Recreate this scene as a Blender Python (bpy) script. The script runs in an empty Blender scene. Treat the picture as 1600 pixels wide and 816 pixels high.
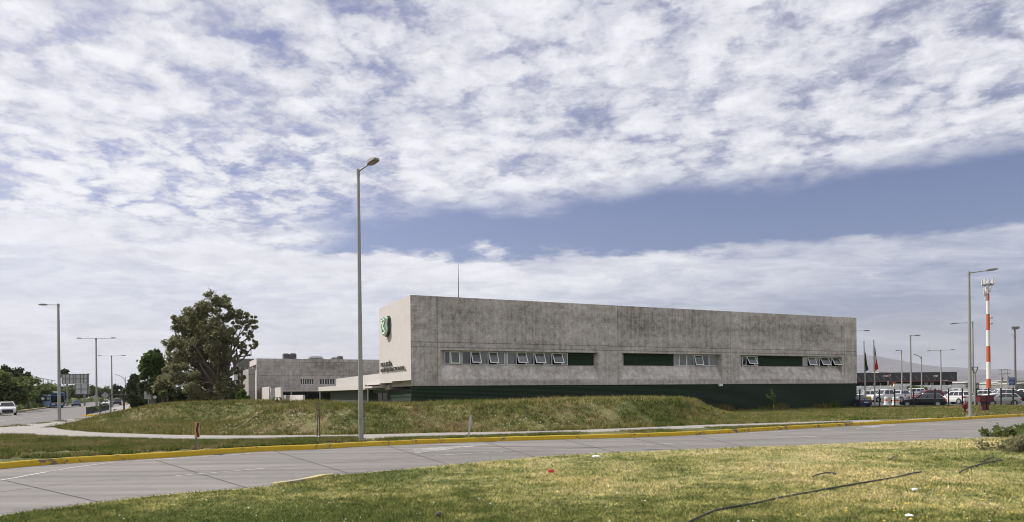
import bpy, bmesh, math, random
import numpy as np
from mathutils import Vector, Matrix
R = math.radians
EXPOSURE = 0.6
HAZE = 5.5e-5
DENOISE = True
SC = bpy.context.scene
COL = SC.collection
random.seed(7)
RNG = np.random.default_rng(7)

# ------------------------------------------------------------------ camera
F, CX, HY, RHO, H = 1100.0, 800.0, 613.5, 0.0105, 2.2
cam_d = bpy.data.cameras.new('camera')
cam = bpy.data.objects.new('camera', cam_d); COL.objects.link(cam)
cam.matrix_world = Matrix.Translation((0, 0, H)) @ Matrix.Rotation(R(90), 4, 'X') @ Matrix.Rotation(-RHO, 4, 'Z')
cam_d.sensor_width = 36; cam_d.lens = 36 * F / 1600
cam_d.shift_y = (HY - 408) / 1600
cam_d.clip_start = 0.1; cam_d.clip_end = 40000
SC.camera = cam
SC.view_settings.view_transform = 'Standard'; SC.view_settings.look = 'None'
SC.view_settings.exposure = EXPOSURE; SC.view_settings.gamma = 1
SC.cycles.use_denoising = DENOISE; SC.cycles.filter_width = 1.0
SC.cycles.max_bounces = 6; SC.cycles.transparent_max_bounces = 12
SC.cycles.volume_bounces = 0

# ------------------------------------------------------------------ node helper
class NT:
    def __init__(s, tree): s.t = tree; s.n = tree.nodes; s.l = tree.links
    def node(s, typ, **kw):
        n = s.n.new(typ)
        for k, v in kw.items(): setattr(n, k, v)
        return n
    def put(s, sock, v):
        if v is None: return
        if hasattr(v, 'is_output') or isinstance(v, bpy.types.NodeSocket): s.l.new(v, sock)
        else:
            if isinstance(v, (tuple, list)) and len(v) == 3 and sock.type == 'RGBA': v = (*v, 1)
            sock.default_value = v
    def m(s, op, a, b=None, c=None, clamp=False):
        n = s.node('ShaderNodeMath', operation=op, use_clamp=clamp)
        for i, v in enumerate((a, b, c)):
            if v is not None: s.put(n.inputs[i], v)
        return n.outputs[0]
    def add(s, a, b): return s.m('ADD', a, b)
    def mul(s, a, b): return s.m('MULTIPLY', a, b)
    def sub(s, a, b): return s.m('SUBTRACT', a, b)
    def ss(s, x, lo, hi, a=0.0, b=1.0):
        n = s.node('ShaderNodeMapRange', interpolation_type='SMOOTHSTEP')
        s.put(n.inputs[0], x); s.put(n.inputs[1], lo); s.put(n.inputs[2], hi); s.put(n.inputs[3], a); s.put(n.inputs[4], b)
        return n.outputs[0]
    def noise(s, vec, scale, detail=4, rough=0.55, dist=0.0, out=0, lac=2.0):
        n = s.node('ShaderNodeTexNoise')
        s.put(n.inputs['Vector'], vec); n.inputs['Scale'].default_value = scale; n.inputs['Detail'].default_value = detail
        n.inputs['Roughness'].default_value = rough; n.inputs['Distortion'].default_value = dist; n.inputs['Lacunarity'].default_value = lac
        return n.outputs[out]
    def mix(s, f, a, b, blend='MIX'):
        n = s.node('ShaderNodeMix', data_type='RGBA', blend_type=blend)
        s.put(n.inputs[0], f); s.put(n.inputs[6], a); s.put(n.inputs[7], b)
        return n.outputs[2]
    def ramp(s, f, stops):
        n = s.node('ShaderNodeValToRGB'); e = n.color_ramp.elements
        while len(e) < len(stops): e.new(0.5)
        for i, (p, c) in enumerate(stops): e[i].position = p; e[i].color = (*c, 1)
        s.put(n.inputs[0], f); return n.outputs[0]
    def scale(s, vec, sx, sy, sz, rot=0, loc=(0, 0, 0)):
        n = s.node('ShaderNodeMapping'); s.put(n.inputs[0], vec); n.inputs[3].default_value = (sx, sy, sz)
        n.inputs[2].default_value = (0, 0, rot); n.inputs[1].default_value = loc
        return n.outputs[0]
    def sep(s, vec): n = s.node('ShaderNodeSeparateXYZ'); s.put(n.inputs[0], vec); return n.outputs
    def comb(s, x, y, z):
        n = s.node('ShaderNodeCombineXYZ')
        for i, v in enumerate((x, y, z)): s.put(n.inputs[i], v)
        return n.outputs[0]
    def obj(s): return s.node('ShaderNodeTexCoord').outputs['Object']
    def bump(s, h, strength=0.3, dist=0.02):
        n = s.node('ShaderNodeBump'); n.inputs['Strength'].default_value = strength; n.inputs['Distance'].default_value = dist
        s.put(n.inputs['Height'], h); return n.outputs[0]

# ------------------------------------------------------------------ sky and sun
SUN_EL, SUN_AZ = R(46), (-0.955, 0.297)          # sun to the left and a little behind the building
W = bpy.data.worlds.new('World'); SC.world = W; W.use_nodes = True
def build_sky():
    t = NT(W.node_tree); t.n.clear()
    sky = t.node('ShaderNodeTexSky', sky_type='NISHITA', sun_disc=False)
    sky.sun_elevation = SUN_EL; sky.sun_rotation = math.atan2(SUN_AZ[0], SUN_AZ[1])
    sky.air_density = 1.0; sky.dust_density = 1.5; sky.ozone_density = 1.5
    g = t.node('ShaderNodeTexCoord').outputs['Generated']
    x, y, z = t.sep(g)
    zz = t.add(t.m('MAXIMUM', z, 0.0), 0.13)
    p = t.comb(t.m('DIVIDE', x, zz), t.m('DIVIDE', y, zz), 0.0)
    ya = t.m('MAXIMUM', t.m('ABSOLUTE', y), 0.15)
    warp = t.sub(t.noise(p, 3.0, 5, 0.62), 0.5)
    warp2 = t.sub(t.noise(t.scale(p, 1, 1, 1, 0, (7, 3, 0)), 1.1, 3, 0.5), 0.5)
    u = t.add(t.m('DIVIDE', x, ya), t.mul(warp, 0.22))
    v0 = t.m('DIVIDE', z, ya)
    v = t.add(v0, t.add(t.mul(warp, 0.085), t.mul(warp2, 0.02)))
    uu = t.mul(u, u)
    vtop = t.add(0.266, t.add(t.mul(u, 0.055), t.mul(uu, 0.075)))
    vbot = t.add(0.199, t.add(t.mul(u, -0.025), t.mul(uu, 0.10)))
    front = t.ss(y, 0.0, 0.2)
    clear = t.mul(t.mul(t.ss(t.sub(v, vbot), -0.012, 0.006), t.ss(t.sub(v, vtop), 0.034, -0.018)), t.mul(t.ss(u, -0.34, -0.2), front))
    # altocumulus puffs on the cloud deck, warped cells over broader swells
    rot = t.scale(p, 1.75, 1.75, 1.75, R(24))
    def warped(sc, amt):
        wn = t.node('ShaderNodeTexNoise'); t.put(wn.inputs['Vector'], rot); wn.inputs['Scale'].default_value = sc; wn.inputs['Detail'].default_value = 4; wn.inputs['Roughness'].default_value = 0.6
        ws = t.node('ShaderNodeVectorMath', operation='SCALE'); t.put(ws.inputs[0], wn.outputs['Color']); ws.inputs['Scale'].default_value = amt
        wv = t.node('ShaderNodeVectorMath', operation='ADD'); t.put(wv.inputs[0], rot); t.put(wv.inputs[1], ws.outputs[0]); return wv.outputs[0]
    W1 = warped(4.0, 0.34)
    def cell(sc, vec):
        vor = t.node('ShaderNodeTexVoronoi', feature='SMOOTH_F1'); vor.inputs['Scale'].default_value = sc; vor.inputs['Smoothness'].default_value = 0.6
        t.put(vor.inputs['Vector'], vec); return t.sub(0.5, vor.outputs['Distance'])
    c1 = cell(5.5, W1); c2 = cell(11.5, W1)
    n_big = t.noise(rot, 0.65, 4, 0.55)
    n_mid = t.noise(W1, 5.0, 6, 0.62)
    n_fine = t.noise(rot, 19.0, 4, 0.65)
    tex = t.add(t.add(t.mul(t.sub(n_big, 0.5), 0.75), t.mul(c1, 0.85)), t.add(t.mul(c2, 0.42), t.add(t.mul(t.sub(n_mid, 0.5), 1.25), t.mul(t.sub(n_fine, 0.5), 0.5))))
    patch = t.mul(t.mul(t.ss(u, -1.0, -0.6), t.ss(u, -0.10, -0.34)), t.mul(t.ss(v, 0.22, 0.28), t.ss(v, 0.41, 0.34)))
    right = t.mul(t.ss(u, 0.15, 0.7), t.ss(v, 0.25, 0.45))
    bias = t.sub(SKY_BIAS, t.add(t.mul(patch, 0.17), t.mul(right, 0.04)))
    hi_cloud = t.ss(t.add(tex, bias), -0.20, 0.42)
    veil = t.mul(t.ss(n_big, 0.28, 0.5), t.sub(0.40, t.mul(patch, 0.30)))
    hi_cloud = t.add(hi_cloud, t.mul(t.sub(1.0, hi_cloud), veil))
    # low, hazy sheet: milky on the left, streaks on the right
    str_n = t.noise(t.scale(t.comb(u, v0, 0.0), 3.0, 15, 1, R(5)), 2.0, 8, 0.66, 0.5)
    leftness = t.ss(u, 0.70, -0.2)
    band = t.mul(t.ss(t.sub(v, vbot), 0.008, -0.02), t.ss(t.sub(v, vbot), -0.085, -0.035))
    amp = t.add(0.9, t.mul(leftness, -0.45))
    low_a = t.add(t.mul(leftness, 0.66), t.add(t.mul(band, 0.36), t.mul(t.sub(str_n, 0.5), t.mul(amp, 1.5))))
    low_a = t.m('MAXIMUM', t.add(low_a, 0.08), 0.0, clamp=True)
    low = t.mul(t.ss(t.sub(v, vbot), 0.012, -0.02), front)
    a = t.add(t.mul(hi_cloud, t.sub(1.0, low)), t.mul(low_a, low))
    a = t.mul(a, t.sub(1.0, clear))
    a = t.mul(t.m('MINIMUM', a, 1.0), 0.95)
    shade = t.ss(t.add(t.add(t.mul(c1, 0.8), t.mul(t.sub(n_big, 0.5), 1.0)), t.add(t.mul(t.sub(n_mid, 0.5), 1.3), t.mul(t.sub(n_fine, 0.5), 0.5))), -0.45, 0.50)
    shade = t.add(t.mul(shade, t.sub(1.0, t.mul(low, 0.7))), t.mul(t.mul(low, 0.7), t.ss(str_n, 0.15, 0.65)))
    cc = t.mix(shade, CLOUD_LO, CLOUD_HI)
    # pale haze just above the horizon
    hz = t.ss(z, 0.16, 0.0)
    skyc = t.mix(1.0, sky.outputs[0], SKY_TINT, 'MULTIPLY')
    col = t.mix(t.mul(hz, 0.6), skyc, HAZE_COL)
    col = t.mix(a, col, cc)
    bg = t.node('ShaderNodeBackground'); t.put(bg.inputs[0], col); bg.inputs[1].default_value = SKY_STR
    out = t.node('ShaderNodeOutputWorld'); t.l.new(bg.outputs[0], out.inputs[0])
SKY_STR, SKY_BIAS = 0.10, 0.38
CLOUD_LO, CLOUD_HI = (3.7, 3.75, 4.45), (6.35, 6.35, 6.55)
SKY_TINT, HAZE_COL = (0.60, 0.535, 0.64), (3.45, 3.5, 4.15)
build_sky()
W.cycles.sampling_method = 'MANUAL'; W.cycles.sample_map_resolution = 512
sun_d = bpy.data.lights.new('sun', 'SUN'); sun_d.energy = 3.4; sun_d.angle = R(0.6); sun_d.color = (1.0, 0.95, 0.88)
sun = bpy.data.objects.new('sun', sun_d); COL.objects.link(sun)
sdir = Vector((SUN_AZ[0] * math.cos(SUN_EL), SUN_AZ[1] * math.cos(SUN_EL), math.sin(SUN_EL)))
sun.rotation_euler = sdir.to_track_quat('Z', 'Y').to_euler(); sun.location = (0, 0, 60)

# ------------------------------------------------------------------ pixel <-> place
def ray(px, py):
    dx, dy = px - CX, py - HY
    return (dx - RHO * dy) / F, -(dy + RHO * dx) / F
def G(px, py, z=0.0):
    u, v = ray(px, py); Y = (z - H) / v
    return Vector((u * Y, Y, z))
def AT(px, py, Y):
    u, v = ray(px, py); return Vector((u * Y, Y, H + v * Y))
def GX(px, Y, z=0.0):                       # where column px crosses depth Y
    return Vector(((px - CX - RHO * 5) / F * Y, Y, z))
def on_plane(px, py, p0, n):
    u, v = ray(px, py); d = Vector((u, 1, v)); o = Vector((0, 0, H))
    return o + d * ((p0 - o).dot(n) / d.dot(n))

# ------------------------------------------------------------------ mesh builder
class MB:
    def __init__(s): s.v = []; s.f = []; s.mi = []; s.M = None; s.mat = 0
    def _a(s, vs, fs):
        b = len(s.v)
        for p in vs:
            p = Vector(p)
            if s.M is not None: p = s.M @ p
            s.v.append(p)
        for f in fs: s.f.append([b + i for i in f]); s.mi.append(s.mat)
        return s
    def box(s, x, y, z, sx, sy, sz, rz=0.0):      # centre x,y ; base z
        c, n = math.cos(rz), math.sin(rz); vs = []
        for dz in (0, sz):
            for ax, ay in ((-1, -1), (1, -1), (1, 1), (-1, 1)):
                px, py = ax * sx / 2, ay * sy / 2
                vs.append((x + px * c - py * n, y + px * n + py * c, z + dz))
        return s._a(vs, [(3, 2, 1, 0), (4, 5, 6, 7), (0, 1, 5, 4), (1, 2, 6, 5), (2, 3, 7, 6), (3, 0, 4, 7)])
    def box2(s, x0, x1, y0, y1, z0, z1): return s.box((x0 + x1) / 2, (y0 + y1) / 2, z0, abs(x1 - x0), abs(y1 - y0), z1 - z0)
    def quad(s, a, b, c, d): return s._a([a, b, c, d], [(0, 1, 2, 3)])
    def tube(s, pts, rad, n=8, caps=True):
        pts = [Vector(p) for p in pts]
        if not hasattr(rad, '__len__'): rad = [rad] * len(pts)
        vs, fs = [], []; prev = None
        for i, p in enumerate(pts):
            a = pts[max(i - 1, 0)]; b = pts[min(i + 1, len(pts) - 1)]
            t = (b - a).normalized() if (b - a).length > 1e-9 else Vector((0, 0, 1))
            if prev is None:
                up = Vector((1, 0, 0)) if abs(t.z) > 0.9 else Vector((0, 0, 1))
                e = t.cross(up).normalized()
            else:
                e = (prev - t * prev.dot(t)).normalized()
            prev = e; g = t.cross(e)
            for k in range(n):
                an = 2 * math.pi * k / n
                vs.append(p + (e * math.cos(an) + g * math.sin(an)) * rad[i])
        for i in range(len(pts) - 1):
            for k in range(n):
                fs.append((i * n + k, i * n + (k + 1) % n, (i + 1) * n + (k + 1) % n, (i + 1) * n + k))
        if caps:
            fs.append(tuple(range(n - 1, -1, -1))); fs.append(tuple(range((len(pts) - 1) * n, len(pts) * n)))
        return s._a(vs, fs)
    def prism(s, poly, z0, z1):                    # poly: (x,y) ccw
        n = len(poly)
        vs = [(p[0], p[1], z0) for p in poly] + [(p[0], p[1], z1) for p in poly]
        return s._a(vs, [tuple(range(n - 1, -1, -1)), tuple(range(n, 2 * n))] + [(i, (i + 1) % n, n + (i + 1) % n, n + i) for i in range(n)])
    def side(s, poly, y0, y1):                     # poly in (x,z), extruded along y
        n = len(poly)
        vs = [(p[0], y0, p[1]) for p in poly] + [(p[0], y1, p[1]) for p in poly]
        return s._a(vs, [tuple(range(n)), tuple(range(2 * n - 1, n - 1, -1))] + [(i, n + i, n + (i + 1) % n, (i + 1) % n) for i in range(n)])
    def loft(s, rings, caps=True, closed=True):
        n = len(rings[0]); vs = [p for r in rings for p in r]; fs = []
        for i in range(len(rings) - 1):
            for k in range(n if closed else n - 1):
                fs.append((i * n + k, i * n + (k + 1) % n, (i + 1) * n + (k + 1) % n, (i + 1) * n + k))
        if caps: fs.append(tuple(range(n - 1, -1, -1))); fs.append(tuple(range((len(rings) - 1) * n, len(rings) * n)))
        return s._a(vs, fs)
    def build(s, name, mat, parent=None, smooth=False, bevel=0.0, loc=None):
        me = bpy.data.meshes.new(name)
        me.from_pydata([tuple(v) for v in s.v], [], s.f)
        mats = mat if isinstance(mat, (list, tuple)) else [mat]
        for m in mats: me.materials.append(m)
        if len(mats) > 1: me.polygons.foreach_set('material_index', s.mi)
        bm = bmesh.new(); bm.from_mesh(me); bmesh.ops.recalc_face_normals(bm, faces=bm.faces)
        if bevel > 0:
            bmesh.ops.bevel(bm, geom=[e for e in bm.edges if len(e.link_faces) == 2 and e.calc_face_angle(0) > 0.5], offset=bevel, segments=2, affect='EDGES', profile=0.6)
        bm.to_mesh(me); bm.free()
        if smooth:
            me.polygons.foreach_set('use_smooth', [True] * len(me.polygons))
            try: me.set_sharp_from_angle(angle=R(38))
            except Exception: pass
        o = bpy.data.objects.new(name, me); COL.objects.link(o)
        if parent is not None: o.parent = parent
        if loc is not None: o.location = loc
        return o

def np_mesh(name, V, Fc, mat, parent=None, k=3, attr=None, smooth=False):
    me = bpy.data.meshes.new(name); n = len(Fc)
    me.vertices.add(len(V)); me.vertices.foreach_set('co', np.asarray(V, np.float32).ravel())
    me.loops.add(n * k); me.loops.foreach_set('vertex_index', np.asarray(Fc, np.int32).ravel())
    me.polygons.add(n); me.polygons.foreach_set('loop_start', np.arange(0, n * k, k, dtype=np.int32))
    try: me.polygons.foreach_set('loop_total', np.full(n, k, np.int32))
    except Exception: pass
    me.materials.append(mat); me.update(calc_edges=True); me.validate()
    if smooth: me.polygons.foreach_set('use_smooth', [True] * n)
    o = bpy.data.objects.new(name, me); COL.objects.link(o)
    if parent is not None: o.parent = parent
    return o

def tag(o, label=None, cat=None, group=None, kind=None):
    if label: o['label'] = label
    if cat: o['category'] = cat
    if group: o['group'] = group
    if kind: o['kind'] = kind
    return o
def thing(name, label, cat, loc=(0, 0, 0), rz=0.0, group=None):
    o = bpy.data.objects.new(name, None); COL.objects.link(o); o.location = loc; o.rotation_euler = (0, 0, rz)
    o.empty_display_size = 0.3
    return tag(o, label, cat, group)
def struct(o): o['kind'] = 'structure'; return o
def dup(root, loc, rz, label, group=None):
    r = root.copy(); COL.objects.link(r); r.location = loc; r.rotation_euler = (0, 0, rz); r['label'] = label
    if group: r['group'] = group
    for ch in list(root.children):
        c = ch.copy(); COL.objects.link(c); c.parent = r
        for g in list(ch.children):
            d = g.copy(); COL.objects.link(d); d.parent = c
    return r

# ------------------------------------------------------------------ materials
MATS = {}
def pbr(name, col, rough=0.6, metal=0.0, var=0.10, vscale=3.0, bump=0.0, bscale=40, spec=0.5, coat=0.0):
    if name in MATS: return MATS[name]
    m = bpy.data.materials.new(name); m.use_nodes = True; t = NT(m.node_tree)
    b = t.n['Principled BSDF']; o = t.obj()
    if var > 0:
        n = t.noise(o, vscale, 4, 0.6)
        lo = tuple(c * (1 - var) for c in col); hi = tuple(min(1, c * (1 + var)) for c in col)
        t.put(b.inputs['Base Color'], t.ramp(n, [(0.3, lo), (0.7, hi)]))
    else: b.inputs['Base Color'].default_value = (*col, 1)
    b.inputs['Roughness'].default_value = rough; b.inputs['Metallic'].default_value = metal
    b.inputs['Specular IOR Level'].default_value = spec
    if coat: b.inputs['Coat Weight'].default_value = coat; b.inputs['Coat Roughness'].default_value = 0.06
    if bump: t.put(b.inputs['Normal'], t.bump(t.noise(o, bscale, 4), bump, 0.02))
    MATS[name] = m; return m
def glass(name, col=(0.05, 0.06, 0.065), rough=0.05):
    if name in MATS: return MATS[name]
    m = pbr(name, col, rough, 0, 0.25, 0.8, spec=0.8); return m
def newmat(name):
    m = bpy.data.materials.new(name); m.use_nodes = True; t = NT(m.node_tree); MATS[name] = m
    return m, t, t.n['Principled BSDF']

def concrete(name, base, joints=(), hj=(), stain=0.5, boards=0.12, seed=0.0, patches=()):
    """board-marked concrete; x along the wall and z up in object space; patches: (s0,s1,z0,z1,factor) pours of another tone, sills with painted sky light"""
    m, t, b = newmat(name); o = t.obj(); x, y, z = t.sep(o)
    off = t.scale(o, 1, 1, 1, 0, (seed, seed, seed))
    big = t.noise(t.scale(off, 0.16, 0.16, 0.5), 1.0, 5, 0.62)
    mott = t.noise(off, 1.7, 7, 0.72)
    streak = t.noise(t.scale(off, 3.2, 3.2, 0.12), 1.0, 5, 0.65)
    vboard = t.noise(t.scale(off, 9.0, 9.0, 0.02), 1.0, 2, 0.5)
    hboard = t.noise(t.scale(off, 0.05, 0.05, 7.0), 1.0, 3, 0.6)
    fine = t.noise(off, 7, 5, 0.72)
    f = t.add(t.add(t.mul(t.sub(big, 0.5), 1.7 * stain), t.mul(t.sub(mott, 0.5), 2.3 * stain)),
              t.add(t.mul(t.sub(streak, 0.5), 1.1 * stain), t.add(t.mul(t.sub(fine, 0.5), 1.5 * stain), t.add(t.mul(t.sub(vboard, 0.5), boards * 2), t.mul(t.sub(hboard, 0.5), boards * 3)))))
    for (s0, s1, z0, z1, k) in patches:
        e = t.mul(t.mul(t.ss(x, s0 - .05, s0 + .05), t.ss(x, s1 + .05, s1 - .05)), t.mul(t.ss(z, z0 - .08, z0 + .08), t.ss(z, z1 + .08, z1 - .08)))
        f = t.add(f, t.mul(e, k))
    line = None
    for js in joints:
        w = t.ss(t.m('ABSOLUTE', t.sub(x, js)), 0.045, 0.015); line = w if line is None else t.m('MAXIMUM', line, w)
    for jz in hj:
        w = t.ss(t.m('ABSOLUTE', t.add(t.sub(z, jz), t.mul(t.sub(mott, 0.5), 0.05))), 0.055, 0.02); line = w if line is None else t.m('MAXIMUM', line, w)
    k = t.add(1.0, f)
    if line is not None: k = t.mul(k, t.sub(1.0, t.mul(line, 0.42)))
    hue = t.mix(t.ss(mott, 0.35, 0.7), tuple(c * q for c, q in zip(base, (1.02, 0.98, 0.93))), tuple(c * q for c, q in zip(base, (0.98, 1.0, 1.03))))
    vm = t.node('ShaderNodeVectorMath', operation='SCALE'); t.put(vm.inputs[0], hue); t.put(vm.inputs['Scale'], t.m('MAXIMUM', k, 0.25))
    t.put(b.inputs['Base Color'], vm.outputs[0])
    b.inputs['Roughness'].default_value = 0.85; b.inputs['Specular IOR Level'].default_value = 0.25
    t.put(b.inputs['Normal'], t.bump(t.add(t.mul(fine, 0.5), t.add(vboard, hboard)), 0.25, 0.02))
    return m

def foliage(name, c1, c2, c3, trans=0.35):
    m, t, b = newmat(name); g = t.node('ShaderNodeNewGeometry')
    r = g.outputs['Random Per Island']
    n = t.noise(t.obj(), 0.55, 3, 0.6)
    c = t.ramp(t.add(t.mul(r, 0.6), t.mul(n, 0.45)), [(0.15, c1), (0.5, c2), (0.9, c3)])
    d = t.node('ShaderNodeBsdfDiffuse'); t.put(d.inputs[0], c); d.inputs['Roughness'].default_value = 0.5
    tr = t.node('ShaderNodeBsdfTranslucent'); t.put(tr.inputs[0], c)
    mx = t.node('ShaderNodeMixShader'); mx.inputs[0].default_value = trans
    t.l.new(d.outputs[0], mx.inputs[1]); t.l.new(tr.outputs[0], mx.inputs[2])
    t.l.new(mx.outputs[0], t.n['Material Output'].inputs[0]); return m

def turf_color(t, o, kind):
    """patchy turf colours, shared by the soil sheet and by the blades standing on it"""
    big = t.noise(o, 0.17, 3, 0.5); mid = t.noise(o, 0.75, 5, 0.6); sm = t.noise(o, 3.0, 4, 0.65)
    if kind == 'lawn':
        x, y, z = t.sep(o)
        # dry band across the middle and right of the island, greener towards the left and front
        dry = t.add(t.add(t.mul(t.sub(big, 0.5), 1.6), t.mul(t.sub(mid, 0.5), 1.5)), t.mul(t.sub(sm, 0.5), 0.7))
        dry = t.add(dry, t.add(t.mul(t.ss(x, -7, 3), 0.36), t.mul(t.ss(y, 11.5, 16.0), 0.20)))
        c = t.ramp(dry, [(0.0, (0.125, 0.155, 0.050)), (0.26, (0.18, 0.20, 0.07)), (0.50, (0.33, 0.325, 0.135)), (0.85, (0.50, 0.44, 0.235))])
    elif kind == 'bank':
        dry = t.add(t.add(t.mul(big, 0.55), t.mul(mid, 0.75)), t.mul(sm, 0.35))
        c = t.ramp(dry, [(0.56, (0.072, 0.096, 0.030)), (0.77, (0.138, 0.150, 0.052)), (0.91, (0.225, 0.20, 0.088)), (1.0, (0.22, 0.165, 0.10))])
    else:
        dry = t.add(t.add(t.mul(big, 0.5), t.mul(mid, 0.8)), t.mul(sm, 0.35))
        c = t.ramp(dry, [(0.60, (0.07, 0.105, 0.026)), (0.80, (0.135, 0.155, 0.05)), (0.98, (0.26, 0.205, 0.12))])
    f1 = t.noise(o, 8.0, 3, 0.6); f2 = t.noise(o, 20.0, 3, 0.6); f3 = t.noise(o, 2.2, 3, 0.6)
    k = t.m('MAXIMUM', t.add(1.0, t.add(t.mul(t.sub(f1, 0.5), 1.5), t.add(t.mul(t.sub(f2, 0.5), 1.3), t.mul(t.sub(f3, 0.5), 0.9)))), 0.3)
    vm = t.node('ShaderNodeVectorMath', operation='SCALE'); t.put(vm.inputs[0], c); t.put(vm.inputs['Scale'], k)
    return vm.outputs[0]
def turf_mat(name, kind, soil=0.8):
    m, t, b = newmat(name); o = t.obj(); c = turf_color(t, o, kind)
    f = t.noise(o, 16, 5, 0.7)
    c = t.mix(t.ss(f, 0.3, 0.75), t.mix(1.0, c, (soil * .8, soil * .78, soil * .8), 'MULTIPLY'), c)
    t.put(b.inputs['Base Color'], c); b.inputs['Roughness'].default_value = 0.95; b.inputs['Specular IOR Level'].default_value = 0.1
    t.put(b.inputs['Normal'], t.bump(f, 0.6, 0.05)); return m
def blade_mat(name, kind, trans=0.3, gain=1.15):
    m, t, b = newmat(name); o = t.obj(); c = turf_color(t, o, kind)
    r = t.node('ShaderNodeNewGeometry').outputs['Random Per Island']
    k = t.ramp(r, [(0.0, (.32 * gain, .40 * gain, .34 * gain)), (0.5, (gain, gain, gain * .95)), (0.85, (1.35 * gain, 1.25 * gain, 1.1 * gain)), (1.0, (1.9 * gain, 1.65 * gain, 1.5 * gain))])
    c = t.mix(1.0, c, k, 'MULTIPLY')
    d = t.node('ShaderNodeBsdfDiffuse'); t.put(d.inputs[0], c)
    tr = t.node('ShaderNodeBsdfTranslucent'); t.put(tr.inputs[0], c)
    mx = t.node('ShaderNodeMixShader'); mx.inputs[0].default_value = trans
    t.l.new(d.outputs[0], mx.inputs[1]); t.l.new(tr.outputs[0], mx.inputs[2])
    t.l.new(mx.outputs[0], t.n['Material Output'].inputs[0]); return m

def road_mat(name, base, warm=0.0, wear=1.0):
    m, t, b = newmat(name); o = t.obj()
    n1 = t.noise(o, 0.22, 5, 0.6); n2 = t.noise(o, 2.2, 6, 0.65); n3 = t.noise(o, 45, 3, 0.7)
    tr = t.noise(t.scale(o, 0.06, 1.3, 1, R(-17)), 1.0, 4, 0.6)
    k = t.add(1.0, t.mul(wear, t.add(t.add(t.mul(t.sub(n1, 0.5), 0.35), t.mul(t.sub(n2, 0.5), 0.28)), t.add(t.mul(t.sub(n3, 0.5), 0.35), t.mul(t.sub(tr, 0.5), 0.95)))))
    vm = t.node('ShaderNodeVectorMath', operation='SCALE'); t.put(vm.inputs[0], base); t.put(vm.inputs['Scale'], k)
    t.put(b.inputs['Base Color'], vm.outputs[0]); b.inputs['Roughness'].default_value = 0.85; b.inputs['Specular IOR Level'].default_value = 0.3
    t.put(b.inputs['Normal'], t.bump(n3, 0.2, 0.01)); return m
def paver_mat(name):
    m, t, b = newmat(name); o = t.obj()
    br = t.node('ShaderNodeTexBrick'); t.put(br.inputs['Vector'], t.scale(o, 1, 1, 1, R(-14)))
    br.inputs['Scale'].default_value = 1.0; br.inputs['Brick Width'].default_value = 0.42; br.inputs['Row Height'].default_value = 0.42
    br.inputs['Mortar Size'].default_value = 0.02; br.inputs['Color1'].default_value = (0.32, 0.30, 0.28, 1); br.inputs['Color2'].default_value = (0.27, 0.25, 0.235, 1)
    br.inputs['Mortar'].default_value = (0.17, 0.155, 0.135, 1); br.offset = 0.5
    n = t.noise(o, 0.5, 6, 0.65)
    c = t.mix(0.35, br.outputs[0], t.ramp(n, [(0.3, (0.24, 0.22, 0.19)), (0.7, (0.34, 0.325, 0.30))]))
    t.put(b.inputs['Base Color'], c); b.inputs['Roughness'].default_value = 0.9; return m
def worn_paint(name, col, under, lo=0.42, hi=0.62, scale=5.0):
    m, t, b = newmat(name); o = t.obj()
    n = t.add(t.mul(t.noise(o, scale, 7, 0.7), 0.7), t.mul(t.noise(o, 0.7, 3, 0.5), 0.35))
    f = t.ss(n, lo, hi); v = t.noise(o, 1.4, 4, 0.6)
    pc = t.mix(v, tuple(c * .82 for c in col), tuple(min(1, c * 1.12) for c in col))
    t.put(b.inputs['Base Color'], t.mix(f, under, pc)); b.inputs['Roughness'].default_value = 0.75; return m
# ================================================================== SETTING: ground, roads, paths
M_ground = turf_mat('dry_ground', 'verge')
M_road = road_mat('road_concrete', (0.186, 0.174, 0.161), wear=1.25)
M_avenue = road_mat('avenue_asphalt', (0.16, 0.15, 0.145))
M_lot = road_mat('lot_asphalt', (0.10, 0.098, 0.098))
M_white_mark = worn_paint('road_white', (0.50, 0.49, 0.47), (0.19, 0.177, 0.168), 0.40, 0.60, 6)
M_white_faint = worn_paint('road_white_faint', (0.42, 0.41, 0.39), (0.19, 0.177, 0.168), 0.44, 0.70, 5)
M_yellow = worn_paint('kerb_yellow', (0.60, 0.40, 0.020), (0.16, 0.14, 0.10), 0.42, 0.48, 3.0)
M_joint = pbr('joint_tar', (0.055, 0.05, 0.046), 0.9, var=.3)
M_paver = paver_mat('pavers')
M_lawn = turf_mat('lawn_soil', 'lawn'); M_bank = turf_mat('bank_soil', 'bank'); M_verge = turf_mat('verge_soil', 'verge', .62)

def sheet(name, pts, z, mat):
    me = bpy.data.meshes.new(name); me.from_pydata([(p[0], p[1], z) for p in pts], [], [list(range(len(pts)))])
    me.materials.append(mat); bm = bmesh.new(); bm.from_mesh(me)
    bmesh.ops.triangulate(bm, faces=bm.faces)
    bmesh.ops.recalc_face_normals(bm, faces=bm.faces)
    if sum(f.normal.z * f.calc_area() for f in bm.faces) < 0: bmesh.ops.reverse_faces(bm, faces=bm.faces)
    bm.to_mesh(me); bm.free()
    o = bpy.data.objects.new(name, me); COL.objects.link(o); return struct(o)

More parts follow.
